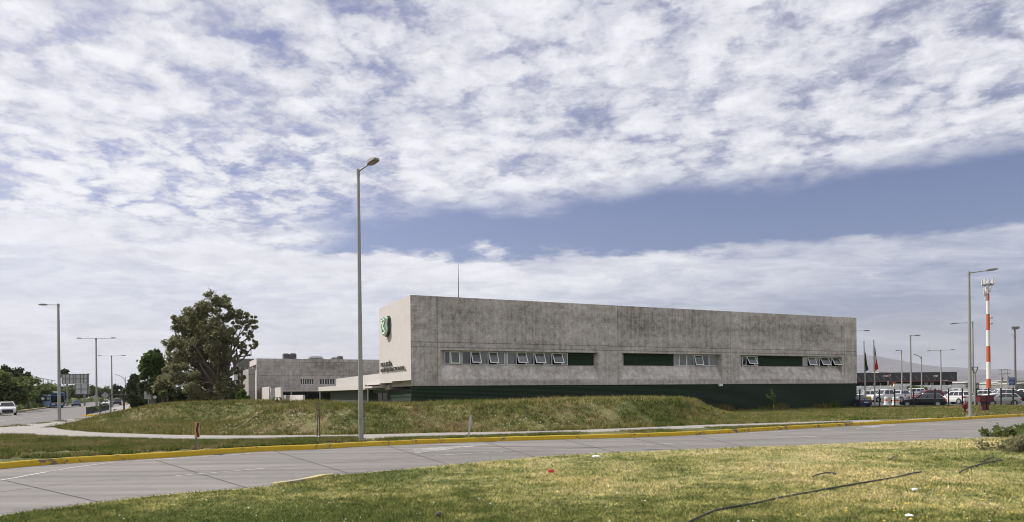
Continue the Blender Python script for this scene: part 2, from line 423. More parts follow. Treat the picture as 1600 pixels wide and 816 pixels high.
def curve_pts(px, z=0.0, n=12):               # Catmull-Rom through pixel points on the ground
    P = [G(x, y, z) for x, y in px]; out = []
    for i in range(len(P) - 1):
        a = P[max(i - 1, 0)]; b = P[i]; c = P[i + 1]; d = P[min(i + 2, len(P) - 1)]
        for k in range(n):
            t = k / n
            out.append(0.5 * ((2 * b) + (c - a) * t + (2 * a - 5 * b + 4 * c - d) * t * t + (3 * b - a - 3 * c + d) * t ** 3))
    out.append(P[-1]); return out
def offset(poly, d):                           # to the left of travel if d>0
    out = []
    for i, p in enumerate(poly):
        a = poly[max(i - 1, 0)]; b = poly[min(i + 1, len(poly) - 1)]
        t = (b - a); n = Vector((-t.y, t.x, 0)).normalized(); out.append(p + n * d)
    return out
def ribbon(name, A, B, za, zb, mat):
    vs = [(p.x, p.y, za) for p in A] + [(p.x, p.y, zb) for p in B]; n = len(A)
    me = bpy.data.meshes.new(name); me.from_pydata(vs, [], [(i, i + 1, n + i + 1, n + i) for i in range(n - 1)])
    me.materials.append(mat); bm = bmesh.new(); bm.from_mesh(me)
    if sum(f.normal.z for f in bm.faces) < 0: bmesh.ops.reverse_faces(bm, faces=bm.faces)
    bm.to_mesh(me); bm.free()
    o = bpy.data.objects.new(name, me); COL.objects.link(o); return o

GS = 14000.0
g = MB(); N = 24
ring = [-GS, -4000, -1200, -400, -150, -60, 0, 60, 150, 400, 1200, 4000, GS]
vs = [(x, y, -0.02) for y in ring for x in ring]; n = len(ring)
g._a(vs, [(j * n + i, j * n + i + 1, (j + 1) * n + i + 1, (j + 1) * n + i) for j in range(n - 1) for i in range(n - 1)])
struct(g.build('ground', M_ground))

# near road round the island: far kerb line and near edge, left to right
KERB = [(-420, 768), (-200, 752), (0, 733), (110, 724), (250, 715.8), (400, 706), (500, 702), (565, 698), (707, 692), (850, 687.6), (965, 684.6), (1100, 679.2), (1200, 673), (1300, 667.2), (1400, 662), (1500, 656.4), (1600, 650.8), (1720, 644.5), (1900, 636)]
NEAR = [(-420, 905), (-200, 852), (0, 808), (90, 796), (160, 786.5), (285, 772), (405, 763), (480, 752.5), (505, 745.5), (560, 741), (700, 728), (850, 714.6), (965, 708), (1100, 702.5), (1250, 696.5), (1400, 690.5), (1540, 685), (1700, 676), (1900, 664)]
kerb = curve_pts(KERB); near = curve_pts(NEAR)
sheet('road', kerb + near[::-1], 0.0, M_road)

# kerb: stones of about a metre with joints, painted yellow
KT = 0.19; KW = 0.16
back = offset(kerb, KW)
k = MB(); acc = 0.0
def kerb_profile(p, q):
    d = (q - p); return [(p.x, p.y, -0.02), (p.x + d.x * .08, p.y + d.y * .08, KT - .03), (p.x + d.x * .25, p.y + d.y * .25, KT), (q.x, q.y, KT), (q.x, q.y, -0.02)]
seg = []; L = 0
for i in range(len(kerb) - 1):
    p, q, bp, bq = kerb[i], kerb[i + 1], back[i], back[i + 1]
    ln = (q - p).length; m = max(1, round(ln / 1.0))
    for j in range(m):
        t0, t1 = j / m + 0.009, (j + 1) / m - 0.009
        jz = random.uniform(-.006, .006)
        rings = [[Vector(w) + Vector((0, 0, jz if w[2] > 0.1 else 0)) for w in kerb_profile(p.lerp(q, t), bp.lerp(bq, t))] for t in (t0, t1)]
        k.loft(rings)
struct(k.build('kerb', M_yellow))
# thin flush kerb along the island edge
nb = offset(near, -0.14)
n2 = ribbon('island_kerb', near, nb, 0.028, 0.035, worn_paint('island_kerb_paint', (0.50, 0.42, 0.17), (0.30, 0.27, 0.22), 0.42, 0.6, 3)); struct(n2)
# raised kerb nose
kn = curve_pts([(425, 759.5), (455, 755.5), (482, 750.5), (500, 746.5), (520, 745)]); knb = offset(kn, -0.2)
kk = MB()
for i in range(len(kn) - 1):
    kk.loft([[(p.x, p.y, 0), (p.x, p.y, .085), (q.x, q.y, .09), (q.x, q.y, 0)] for p, q in ((kn[i], knb[i]), (kn[i + 1], knb[i + 1]))])
struct(kk.build('kerb_nose', MATS['island_kerb_paint']))

# joints between the concrete slabs, and markings, as thin sheets on the road
def strip(mb, a, b, w, z):
    d = (b - a); nrm = Vector((-d.y, d.x, 0)).normalized() * w / 2
    mb.quad((a.x - nrm.x, a.y - nrm.y, z), (b.x - nrm.x, b.y - nrm.y, z), (b.x + nrm.x, b.y + nrm.y, z), (a.x + nrm.x, a.y + nrm.y, z))
jm = MB()
for a, b in [((-60, 735.5), (160, 786)), ((236, 717), (392, 764.5)), ((428, 705), (549, 741)), ((603, 696.5), (704, 727)), ((757, 690.5), (838, 715)), ((880, 687), (962, 707)), ((985, 684), (1070, 703)), ((1085, 680), (1170, 700))]:
    strip(jm, G(*a), G(*b), 0.045, 0.004)
lj = curve_pts([(-100, 781), (0, 769), (70, 760.5), (140, 752.5), (240, 745), (400, 733), (560, 721)])
for i in range(len(lj) - 1): strip(jm, lj[i], lj[i + 1], 0.022, 0.004)
lj = curve_pts([(560, 721), (700, 711), (850, 703), (1000, 696), (1250, 684), (1500, 671)])
for i in range(len(lj) - 1): strip(jm, lj[i], lj[i + 1], 0.03, 0.0035)
struct(jm.build('road_joint', M_joint))
wm = MB()
for pts, w in [([(275, 743.8), (345, 738), (415, 732)], .10), ([(680, 712), (735, 709), (786, 706)], .10), ([(968, 697), (1020, 694.5), (1075, 692)], .12), ([(1200, 685), (1240, 683.5), (1292, 681.5)], .12),
               ([(1400, 674.5), (1470, 671)], .12), ([(1405, 675.5), (1440, 673.5)], .05)]:
    c = curve_pts(pts, n=4)
    for i in range(len(c) - 1): strip(wm, c[i], c[i + 1], w, 0.006)
el = curve_pts([(-80, 757), (0, 750.5), (60, 740), (120, 730), (180, 722.8), (250, 718), (330, 713), (400, 708.5)])
for i in range(len(el) - 1): strip(wm, el[i], el[i + 1], 0.13, 0.006)
for pts in [[(1170, 676.5), (1240, 673.5)], [(1284, 672), (1310, 670.5)], [(1338, 670), (1368, 668)], [(1450, 664.5), (1482, 662.8)], [(1505, 662), (1540, 660)], [(1550, 659), (1600, 656.5)], [(1560, 669.5), (1600, 667)], [(1505, 684.5), (1535, 683)]]:
    strip(wm, G(*pts[0]), G(*pts[1]), 0.14, 0.006)
struct(wm.build('lane_marking', M_white_mark))
# big arrow painted on the lane (worn)
def marking_poly(name, px, mat, z=0.006): return sheet(name, [G(x, y) for x, y in px], z, mat)
marking_poly('arrow_marking', [(645, 701.3), (700, 697.8), (716, 697.0), (720, 694.6), (768, 694.2), (735, 699.2), (722, 699.0), (700, 703.0), (648, 708.8)], M_white_faint)
marking_poly('arrow_marking', [(1340, 667.2), (1372, 664.6), (1378, 663.0), (1404, 662.9), (1396, 666.0), (1384, 665.5), (1370, 667.8)], M_white_faint)

# footpath: paved sheet that widens at the left and carries on under the bank
PATH_LOW = [(-420, 676), (0, 680), (75, 683.2), (200, 687.2), (300, 690), (400, 689.3), (480, 687.2), (620, 684.6), (750, 681.5), (850, 677.7), (1000, 672.6), (1100, 668.6), (1200, 665.7), (1300, 662), (1400, 658.8), (1500, 654.8), (1600, 649.3), (1720, 643.3), (1900, 635.4)]
plow = curve_pts(PATH_LOW, 0.06)
PATH_UP = [(84, 668), (100, 671.5), (130, 674.2), (160, 676), (250, 679), (350, 680.5), (500, 679.8), (560, 679), (700, 676), (850, 673.6), (1000, 668.2), (1100, 664), (1200, 661.2), (1300, 658), (1400, 655.2), (1500, 651.8), (1600, 647), (1720, 641.5), (1900, 634)]
pup = curve_pts(PATH_UP, 0.06)
far_left = [G(215, 634, 0.06), G(190, 642, .06), G(140, 651, .06), G(97, 657, .06), G(50, 662.5, .06), G(0, 667.5, .06), G(-420, 672, .06)]
mid = [p for p in pup if p.x > -15]
in_off = offset(mid, 1.2)
sheet('path', plow + in_off[::-1] + [Vector((-20, 48, 0)), Vector((-32, 62, 0))] + far_left, 0.055, M_paver)
# verge between kerb and path
n_v = 60
def resample(P, xs):
    X = np.array([p.x for p in P]); Y = np.array([p.y for p in P]); return [Vector((x, float(np.interp(x, X, Y)), 0)) for x in xs]
def proj_x(p): return CX + F * p.x / p.y
def by_col(P, cols_):
    c = np.array([proj_x(p) for p in P]); o_ = np.argsort(c)
    return [Vector((float(np.interp(q, c[o_], np.array([p.x for p in P])[o_])), float(np.interp(q, c[o_], np.array([p.y for p in P])[o_])), 0)) for q in cols_]
xs = np.linspace(-420, 1880, 230)
vA = by_col(back, xs); vB = by_col(plow, xs)
rows = [[a.lerp(b, t) for a, b in zip(vA, vB)] for t in np.linspace(0, 1, 9)]
vm = MB(); nx = len(xs); vs = []
for j, row in enumerate(rows):
    for i, p in enumerate(row):
        zz = (KT - .01) * (1 - j / 8) + 0.064 * (j / 8) + (0.03 * math.sin(i * 1.7 + j) * (0 < j < 8))
        vs.append((p.x, p.y, zz))
vm._a(vs, [(j * nx + i, j * nx + i + 1, (j + 1) * nx + i + 1, (j + 1) * nx + i) for j in range(8) for i in range(nx - 1)])
struct(vm.build('verge', M_verge, smooth=True))

# island lawn in the foreground
isl = [p for p in nb]
lp = isl + [Vector((70, 10, 0)), Vector((40, -8, 0)), Vector((-40, -8, 0)), Vector((-40, 6, 0))]
sheet('lawn', lp, 0.03, M_lawn)

# avenue on the left
av = [G(-500, 690), G(0, 668.5), G(93, 660), G(135, 654), G(190, 641.5), G(222, 631.5), G(216, 625.8), G(212, 624.3), G(180, 625.2), G(140, 628.0), G(75, 637.5), G(24, 645), G(-60, 654.5), G(-500, 672)]
sheet('avenue', av, -0.008, M_avenue)
fk = curve_pts([(-120, 660), (-60, 654.5), (24, 645), (75, 637.5), (140, 628.2), (180, 625.4)]); fkb = offset(fk, 0.5)
mb = MB()
for i in range(len(fk) - 1):
    mb.loft([[(p.x, p.y, 0), (p.x, p.y, .22), (q.x, q.y, .22), (q.x, q.y, 0)] for p, q in ((fk[i], fkb[i]), (fk[i + 1], fkb[i + 1]))])
struct(mb.build('avenue_kerb', worn_paint('avenue_kerb_paint', (0.42, 0.30, 0.10), (0.22, 0.2, 0.17), 0.42, 0.6, 1.0)))
am = MB()
for pts in [[(0, 658), (7, 657)], [(12, 656.6), (20, 655.6)], [(28, 654.4), (36, 653.5)], [(47, 653.5), (68, 651.6)], [(0, 648.8), (10, 648)], [(15, 650.4), (25, 649)], [(34, 647.5), (42, 646.4)], [(48, 645.8), (56, 644.8)], [(62, 643.8), (70, 642.8)], [(78, 642.2), (86, 641.2)], [(95, 639.8), (102, 639)], [(20, 652.5), (26, 651.7)]]:
    strip(am, G(*pts[0]), G(*pts[1]), 0.35, 0.0)
struct(am.build('avenue_marking', M_white_faint))
# bus stop island with a yellow kerb
isl_px = [(133, 650.3), (150, 650.8), (176, 649), (190, 644.3), (202, 638.4), (214, 634.5), (226, 632.2), (222, 630.4), (208, 631.6), (192, 635), (165, 641)]
P = [G(x, y) for x, y in isl_px]
mb = MB(); mb.prism([(p.x, p.y) for p in P], -0.02, 0.16); struct(mb.build('bus_stop_pavement', M_paver))
mb = MB()
for a, b in list(zip(P, P[1:]))[:7]:
    d = (b - a); nrm = Vector((d.y, -d.x, 0)).normalized() * .22
    mb.loft([[(q.x, q.y, -.02), (q.x + nrm.x, q.y + nrm.y, -.02), (q.x + nrm.x, q.y + nrm.y, .2), (q.x, q.y, .2)] for q in (a, b)])
struct(mb.build('bus_stop_kerb', MATS['kerb_yellow']))
mb = MB()
for px in [[(214, 633.5), (240, 634)], [(190, 632.5), (205, 630.5)]]:
    a, b = G(*px[0]), G(*px[1]); d = (b - a); nrm = Vector((-d.y, d.x, 0)).normalized() * .6
    mb.loft([[(q.x, q.y, 0), (q.x + nrm.x, q.y + nrm.y, 0), (q.x + nrm.x, q.y + nrm.y, .2), (q.x, q.y, .2)] for q in (a, b)])
struct(mb.build('median_kerb', MATS['kerb_yellow']))

# car park: gently rising asphalt sheet beyond the fence
def lot_z(Y): return max(0.0, min(0.55, (Y - 85) * 0.012))
mb = MB()
YS = [82.0, 95, 110, 130, 170]
vs = []
for Y in YS: vs += [(44 if Y < 90 else 38, Y, lot_z(Y) + 0.004), (GX(1800, Y).x, Y, lot_z(Y) + 0.004)]
mb._a(vs, [(2 * i, 2 * i + 1, 2 * i + 3, 2 * i + 2) for i in range(4)])
struct(mb.build('car_park', M_lot))

# ------------------------------------------------------------------ grassed banks (one height field, edges follow the path)
def sst(x): x = np.clip(x, 0, 1); return x * x * (3 - 2 * x)
pX = np.array([p.x for p in pup]); pY = np.array([p.y for p in pup]) + 0.0
ordr = np.argsort(pX); pX = pX[ordr]; pY = pY[ordr]
rngb = np.random.default_rng(3)
WV = [(rngb.uniform(-1, 1, 2) * s, rngb.uniform(0, 6.28), a) for s, a in [(0.35, .10), (0.5, .09), (0.8, .06), (1.1, .05), (1.7, .035), (2.6, .025), (3.5, .03), (2.2, .035), (4.5, .03), (5.5, .025), (6.0, .02)]]
def bank_h(X, Y):
    X = np.asarray(X, float); Y = np.asarray(Y, float)
    Yf = np.interp(X, pX, pY)
    wob = sum(a * np.sin(X * w[0] + Y * w[1] + ph) for w, ph, a in WV)
    # front bank
    d = Y - Yf
    top = np.interp(X, [-16, -13, -9, -3, 2, 8, 10.5], [1.15, 1.30, 1.40, 1.44, 1.50, 1.55, 1.50])
    left = sst((X + 17.6 + (Y - 40) * 0.12 + wob) / 3.2); right = sst((14.4 - X + (Y - 45) * .35 + wob * 2) / 4.6)
    h1 = top * sst((d - 0.4 + wob) / 5.4) * sst((15.5 - d) / 5.5) * left * right
    # rear bank to the left
    top2 = np.interp(X, [-45, -38, -33, -28, -22, -10], [0.8, 0.95, 1.25, 1.48, 1.50, 1.4])
    h2 = top2 * sst((Y - 57.3 + wob * 2) / 7.5) * sst((78 - Y) / 6.0) * sst((X + 41.5 + (Y - 64) * .45 + wob) / 9.5) * sst((-11 - X) / 7)
    h = np.maximum(h1, h2)
    z = 0.075 + h + wob * 0.35 * sst(d / 1.5) * (0.35 + 0.65 * sst(h / .6))
    return np.maximum(z, 0.07 + 0 * z)
cols = np.concatenate([np.arange(-33.6, 16, 0.3), np.arange(16, 62, 0.7)]); nr = 110
tt = np.linspace(0, 1, nr) ** 1.35
V = []
for c in cols:
    Yf = float(np.interp(c, pX, pY)); Yb = 88.0 if c < 30 else 87.0
    for t in tt:
        Y = Yf + (Yb - Yf) * t; X = c - 0.42 * max(0.0, Y - 51.5) * float(sst((-8 - c) / 24.0))
        V.append((X, Y))
V = np.array(V); Z = bank_h(V[:, 0], V[:, 1])
first = (np.arange(len(V)) % nr) == 0
Z[first] = 0.056
idx = np.arange(len(V)).reshape(len(cols), nr)
Q = np.stack([idx[:-1, :-1], idx[1:, :-1], idx[1:, 1:], idx[:-1, 1:]], -1).reshape(-1, 4)
struct(np_mesh('grass_bank', np.column_stack([V, Z]), Q, M_bank, k=4, smooth=True))
# bare cut line running down the left end of the front bank
mb = MB(); cl = []
for px, Yd in [(449, 44.6), (430, 43.3), (412, 42.2), (396, 41.3), (380, 40.4), (366, 39.8), (352, 39.5)]:
    X = (px - 800) / F * Yd; cl.append((X, Yd, float(bank_h(X, Yd)) + 0.03))
mb.tube(cl, [.03, .05, .06, .05, .055, .04, .02], 6); struct(mb.build('bank_cut_edge', pbr('pale_soil', (0.33, 0.28, 0.17), .95, var=.3, bump=.5)))

# ------------------------------------------------------------------ hills
def ridge(name, prof, Y, depth, col, seed):
    rg = np.random.default_rng(seed); xs = np.linspace(prof[0][0], prof[-1][0], 260)
    ys = np.interp(xs, [p[0] for p in prof], [p[1] for p in prof])
    X = np.array([AT(x, y, Y).x for x, y in zip(xs, ys)]); Ztop = np.array([AT(x, y, Y).z for x, y in zip(xs, ys)])
    nrw = 26; V = []
    ph = rg.uniform(0, 6.28, 12); fr = rg.uniform(0.6, 6, 12)
    for j in range(nrw):
        t = j / (nrw - 1)
        gul = sum(np.sin(fr[i] * xs / 18 + ph[i] + 2.2 * t * math.sin(i)) / (1 + fr[i]) for i in range(12))
        prof_z = Ztop * np.clip(1 - t, 0, 1) ** 1.25 + gul * Y * 0.0024 * math.sin(math.pi * t) ** .8
        V.append(np.column_stack([X * (1 - 0.0 * t), np.full_like(X, Y - depth * t) + gul * Y * .012 * math.sin(math.pi * t), np.where(t >= 1, -5, prof_z)]))
    V = np.concatenate(V); n = len(xs); idx = np.arange(nrw * n).reshape(nrw, n)
    Qf = np.stack([idx[:-1, :-1], idx[1:, :-1], idx[1:, 1:], idx[:-1, 1:]], -1).reshape(-1, 4)
    o = np_mesh(name, V, Qf, pbr(name + '_earth', col, .95, var=.25, vscale=.004), k=4, smooth=True); return struct(o)
ridge('hills', [(700, 606), (900, 590), (1100, 575), (1220, 562), (1300, 557), (1345, 555), (1372, 556.5), (1388, 560.5), (1402, 565.5), (1425, 569), (1450, 571), (1470, 573.5), (1491, 573.5), (1510, 576.5), (1526, 578), (1560, 577), (1600, 579), (1700, 574), (1850, 583)], 9000, 3200, (0.115, 0.105, 0.105), 5)
ridge('near_hills', [(1380, 606), (1450, 596), (1490, 588), (1515, 588.5), (1535, 586.5), (1550, 588), (1575, 594), (1600, 597), (1640, 600), (1760, 604)], 6200, 1800, (0.085, 0.08, 0.08), 9)
# ================================================================== MAIN BUILDING
C0 = AT(641, 461, 59.9); C0.z = 0
C1 = AT(1338, 497, 83.2); C1.z = 0
FD = (C1 - C0).normalized(); TH = math.atan2(FD.y, FD.x); LEN = (C1 - C0).length
ND = Vector((-FD.y, FD.x, 0))                      # into the building
def fac(px, py, d=0.0):                             # facade pixel -> (s, z)
    p = on_plane(px, py, C0 + ND * d, ND); q = p - C0; return q.dot(FD), p.z
def lef(px, py, off=0.0):                           # left face pixel -> (t, z)
    p = on_plane(px, py, C0 + FD * off, FD); q = p - C0; return q.dot(ND), p.z
ZR = 10.6
ZB = 2.86
T_END = lef(592, 480)[0]
s_j = [fac(683, 500)[0], fac(965, 500)[0], fac(1141, 510)[0], fac(1319, 520)[0]]
z_j = fac(800, 537.5)[1]
sj0, sj1, sj2, sj3 = s_j
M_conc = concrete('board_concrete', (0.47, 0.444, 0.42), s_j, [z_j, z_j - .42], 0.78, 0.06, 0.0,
    [(0, sj0, ZB, ZR, -.06), (0, sj1, z_j, ZR, -.04), (sj1, sj2, z_j, ZR, -.14), (sj1 + 1, sj1 + 7, z_j + 1, ZR, -.07), (sj2 + 2, sj2 + 9, z_j + .4, ZR - .4, -.08), (sj1 + 8.5, sj2, z_j, ZR, -.06), *[(fac(p0, 560)[0], fac(p1, 560)[0], 3.3, 4.75, .16) for p0, p1 in ((688.5, 935), (971.5, 1127), (1156, 1315.5))], (sj0, sj1 - 6, z_j + .8, ZR, -.06), (sj1 - 6, sj1, z_j + .2, ZR, .05), (sj2, sj3, z_j, ZR, -.05), (sj3 - 7, sj3, z_j + 1, ZR - 1, -.12), (0, LEN, z_j - .55, z_j, -.05)])  # window sill patches paint in extra sky light on the sloping sills
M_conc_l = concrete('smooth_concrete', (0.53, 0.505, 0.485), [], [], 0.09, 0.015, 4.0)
M_clad = None
def cladding(name, base):
    m, t, b = newmat(name); o = t.obj(); x, y, z = t.sep(o)
    w = t.m('SINE', t.mul(z, 2 * math.pi / 0.115))
    n = t.noise(t.scale(o, .35, .35, 2.5), 1.0, 4, 0.6); seam = t.ss(t.m('ABSOLUTE', t.sub(t.m('FRACT', t.m('DIVIDE', x, 4.2)), 0.5)), 0.008, 0.002)
    k = t.add(0.85, t.add(t.mul(n, 0.35), t.mul(seam, -0.35)))
    vm = t.node('ShaderNodeVectorMath', operation='SCALE'); t.put(vm.inputs[0], base); t.put(vm.inputs['Scale'], k)
    t.put(b.inputs['Base Color'], vm.outputs[0]); b.inputs['Roughness'].default_value = 0.6; b.inputs['Specular IOR Level'].default_value = .15
    t.put(b.inputs['Normal'], t.bump(w, 0.5, 0.03)); return m
M_clad = cladding('green_cladding', (0.022, 0.036, 0.022))
M_frame = pbr('white_aluminium', (0.80, 0.81, 0.81), .45, var=.05)
M_frame_g = pbr('grey_aluminium', (0.42, 0.43, 0.44), .45, var=.08)
M_glass = glass('window_glass', (0.04, 0.046, 0.048), 0.06)
M_glass2 = glass('window_glass_pale', (0.12, 0.13, 0.13), 0.08)
glass('window_glass_green', (.075, .095, .085), .06)
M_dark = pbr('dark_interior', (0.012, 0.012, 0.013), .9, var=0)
M_roof = pbr('roof_membrane', (0.30, 0.29, 0.28), .9)

bld = thing('concrete_building', 'large two-storey block of stained raw concrete with dark green base and strip windows', 'building', C0, TH)
# openings: front rectangle and back rectangle (splayed recess)
def rect(p):  # four corner pixels -> s0,s1,z0,z1
    a = [fac(*q) for q in p]; return min(a[0][0], a[1][0]), max(a[2][0], a[3][0]), (a[1][1] + a[2][1]) / 2, (a[0][1] + a[3][1]) / 2
DEP = 0.55
def rect_d(p, d):
    a = [fac(x, y, d) for x, y in p]; return a[0][0], a[2][0], (a[1][1] + a[2][1]) / 2, (a[0][1] + a[3][1]) / 2
OPEN = []
for fr, bk in [
    ([(688.3, 547.4), (688.3, 593), (935.3, 592.2), (935, 551)], [(693.6, 548.8), (693.6, 568.9), (927.2, 571.6), (927.2, 551.4)]),
    ([(971.2, 551.7), (971.2, 592.5), (1127.3, 591.6), (1127, 554)], [(974.2, 553.2), (974.2, 571.6), (1119.3, 571.4), (1119.3, 554.4)]),
    ([(1155.6, 555.4), (1155.6, 591.8), (1315.9, 592), (1315.7, 557)], [(1158.7, 556.6), (1158.7, 571.8), (1313.9, 572.8), (1313.9, 558)])]:
    f = rect(fr); b = rect_d(bk, DEP); b = (max(b[0], f[0] + .1), min(b[1], f[1] - 0.0), b[2], min(b[3], f[3] - .03)); OPEN.append((f, b))
mb = MB()
ss_ = sorted({0.0, LEN, *[o[0][0] for o in OPEN], *[o[0][1] for o in OPEN]})
# front face in columns, with holes
for a, b in zip(ss_, ss_[1:]):
    hole = next((o for o in OPEN if abs(o[0][0] - a) < 1e-6), None)
    zs = [(ZB, ZR)] if hole is None else [(ZB, hole[0][2]), (hole[0][3], ZR)]
    for z0, z1 in zs: mb.quad((a, 0, z0), (b, 0, z0), (b, 0, z1), (a, 0, z1))
for (f, b) in OPEN:
    fo = [(f[0], 0, f[2]), (f[1], 0, f[2]), (f[1], 0, f[3]), (f[0], 0, f[3])]
    bo = [(b[0], DEP, b[2]), (b[1], DEP, b[2]), (b[1], DEP, b[3]), (b[0], DEP, b[3])]
    for i in range(4): mb.quad(fo[i], fo[(i + 1) % 4], bo[(i + 1) % 4], bo[i])
# other faces of the box
mb.quad((LEN, 0, ZB), (LEN, T_END, ZB), (LEN, T_END, ZR), (LEN, 0, ZR))
mb.quad((0, T_END, ZB), (LEN, T_END, ZB), (LEN, T_END, ZR), (0, T_END, ZR))
mb.quad((0, 0, ZR), (LEN, 0, ZR), (LEN, .25, ZR), (0, .25, ZR)); mb.quad((0, T_END - .25, ZR), (LEN, T_END - .25, ZR), (LEN, T_END, ZR), (0, T_END, ZR))
mb.quad((LEN - .25, .25, ZR), (LEN, .25, ZR), (LEN, T_END - .25, ZR), (LEN - .25, T_END - .25, ZR))
mb.quad((0, .25, ZR), (.25, .25, ZR), (.25, T_END - .25, ZR), (0, T_END - .25, ZR))
mb.quad((.25, .25, ZR), (LEN - .25, .25, ZR), (LEN - .25, .25, ZR - .6), (.25, .25, ZR - .6)); mb.quad((.25, T_END - .25, ZR), (LEN - .25, T_END - .25, ZR), (LEN - .25, T_END - .25, ZR - .6), (.25, T_END - .25, ZR - .6))
mb.quad((0, 0, ZB), (LEN, 0, ZB), (LEN, .16, ZB), (0, .16, ZB))
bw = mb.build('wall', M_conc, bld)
mb = MB(); mb.quad((.25, .25, ZR - .6), (LEN - .25, .25, ZR - .6), (LEN - .25, T_END - .25, ZR - .6), (.25, T_END - .25, ZR - .6)); mb.build('roof', M_roof, bld)
# left (sunlit) face as its own wall; bottom edge is stepped
zl1 = lef(630, 594.9)[1]; t_n = lef(612.6, 597)[0]; zl2 = lef(603, 598.6)[1]
mb = MB()
mb.side([(0, 0)], 0, 0) if False else None
mb._a([(0.0, 0, zl1), (0.0, t_n, zl1), (0.0, t_n, zl2), (0.0, T_END, zl2), (0.0, T_END, ZR), (0.0, 0, ZR)], [(0, 1, 2, 3, 4, 5)])
mb.quad((0, 0, zl1), (.9, 0, zl1), (.9, t_n, zl1), (0, t_n, zl1)); mb.quad((0, t_n, zl2), (.9, t_n, zl2), (.9, T_END, zl2), (0, T_END, zl2)); mb.quad((0, t_n, zl2), (.9, t_n, zl2), (.9, t_n, zl1), (0, t_n, zl1))
mb.quad((0, 0, ZB), (.45, 0, ZB), (.45, 0, zl1), (0, 0, zl1)) if False else None
mb.quad((.9, 0.0, ZB), (.9, T_END, ZB), (.9, T_END, zl1 + .2), (.9, 0.0, zl1 + .2))
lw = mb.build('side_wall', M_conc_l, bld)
for f in []: pass
# green base
mb = MB(); mb.box2(.02, LEN - .03, 0.05, 0.2, -0.1, ZB - 0.004); mb.box2(LEN - .2, LEN - .04, 0.2, T_END - .05, -.1, ZB - .004); mb.box2(.85, 1.0, .2, T_END - .05, -0.1, ZB - .25)
mb.box2(.85, LEN - .2, T_END - .2, T_END - .05, -.1, ZB - .004)
mb.build('base_cladding', M_clad, bld)
# floodlight on the wall
s, z = fac(1124.5, 601.5); mb = MB(); mb.box(s, -.12, z - .12, .42, .28, .2); mb.box(s, -.03, z - .2, .1, .12, .12); mb.build('wall_light', M_frame, bld, bevel=.02)
# back box behind the openings (dark room)
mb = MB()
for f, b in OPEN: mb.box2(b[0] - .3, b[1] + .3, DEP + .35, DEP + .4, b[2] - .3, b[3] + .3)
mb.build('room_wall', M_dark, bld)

def window_run(oi, cells):
    """cells: (px0, px1, kind, tilt) measured on the photograph; kinds: pane, sash, post, panel"""
    f, b = OPEN[oi]; z0, z1 = b[2], b[3]; Y = DEP - 0.06
    S = lambda px: fac(px, 560, Y)[0]
    for px0, px1, kind, tilt in cells:
        a, c = max(S(px0), b[0] + .02), min(S(px1), b[1] - .02); fm = MB()
        if kind == 'panel':
            q = MB(); q.box2(a, c, Y - .04, Y + .03, z0 + .01, z1 - .01); q.build('panel', M_clad, bld); continue
        if kind == 'post': fm.box2(a, c, Y - .05, Y + .04, z0 + .005, z1 - .005); fm.build('mullion', M_frame_g, bld); continue
        t = .05
        fm.box2(a, c, Y - .03, Y + .03, z0 + .005, z0 + t); fm.box2(a, c, Y - .03, Y + .03, z1 - t, z1 - .005)
        fm.box2(a, a + t, Y - .03, Y + .03, z0 + t, z1 - t); fm.box2(c - t, c, Y - .03, Y + .03, z0 + t, z1 - t)
        fo = fm.build('window_frame', M_frame, bld)
        if kind == 'pane':
            q = MB(); q.box2(a + t, c - t, Y - .006, Y + .004, z0 + t, z1 - t); q.build('pane', random.choice([M_glass, M_glass2, glass('window_glass_green', (.075, .095, .085), .06), glass('window_glass_dark', (.035, .04, .04), .05), glass('window_glass_blind', (.19, .205, .195), .12)]), fo)
        else:
            h = z1 - z0 - 2 * t; w = c - a - 2 * t + .06
            sa = MB(); sa.M = Matrix.Translation(((a + c) / 2, Y - .035, z1 - t)) @ Matrix.Rotation(-tilt, 4, 'X')
            e = .075
            sa.box2(-w / 2, w / 2, -.03, .02, -e, 0); sa.box2(-w / 2, w / 2, -.03, .02, -h, -h + e); sa.box2(-w / 2, -w / 2 + e, -.03, .02, -h + e, -e); sa.box2(w / 2 - e, w / 2, -.03, .02, -h + e, -e)
            so = sa.build('sash', M_frame, bld)
            sp = MB(); sp.M = sa.M; sp.box2(-w / 2 + e, w / 2 - e, -.008, .002, -h + e, -e); sp.build('pane', random.choice([M_glass2, M_glass2, MATS['window_glass_green']]), so)
window_run(0, [(693.6, 703, 'pane', 0), (703, 718, 'sash', R(8)), (718, 721.5, 'post', 0), (721.5, 735, 'pane', 0), (735, 750, 'sash', R(24)), (750, 762.5, 'pane', 0), (762.5, 777, 'sash', R(24)), (777, 788.5, 'pane', 0), (788.5, 792.5, 'post', 0),
               (792.5, 806.5, 'pane', 0), (806.5, 822, 'sash', R(27)), (822, 834, 'pane', 0), (834, 850, 'sash', R(26)), (850, 862, 'pane', 0), (862, 878, 'sash', R(27)), (878, 887, 'pane', 0), (888, 927, 'panel', 0)])
window_run(1, [(974.2, 1052, 'panel', 0), (1052.5, 1061, 'pane', 0), (1061, 1072.8, 'pane', 0), (1072.8, 1084, 'pane', 0), (1084, 1097, 'sash', R(16)), (1097, 1107.5, 'pane', 0), (1107.5, 1118.8, 'pane', 0)])
window_run(2, [(1158.8, 1165.5, 'pane', 0), (1165.5, 1179, 'sash', R(32)), (1179, 1184, 'pane', 0), (1184.5, 1253, 'panel', 0), (1253.5, 1261, 'post', 0), (1261, 1273, 'sash', R(22)), (1273, 1280.5, 'pane', 0), (1280.5, 1293.5, 'sash', R(28)), (1293.5, 1298.5, 'pane', 0), (1298.5, 1311, 'sash', R(28)), (1311, 1313.6, 'post', 0)])

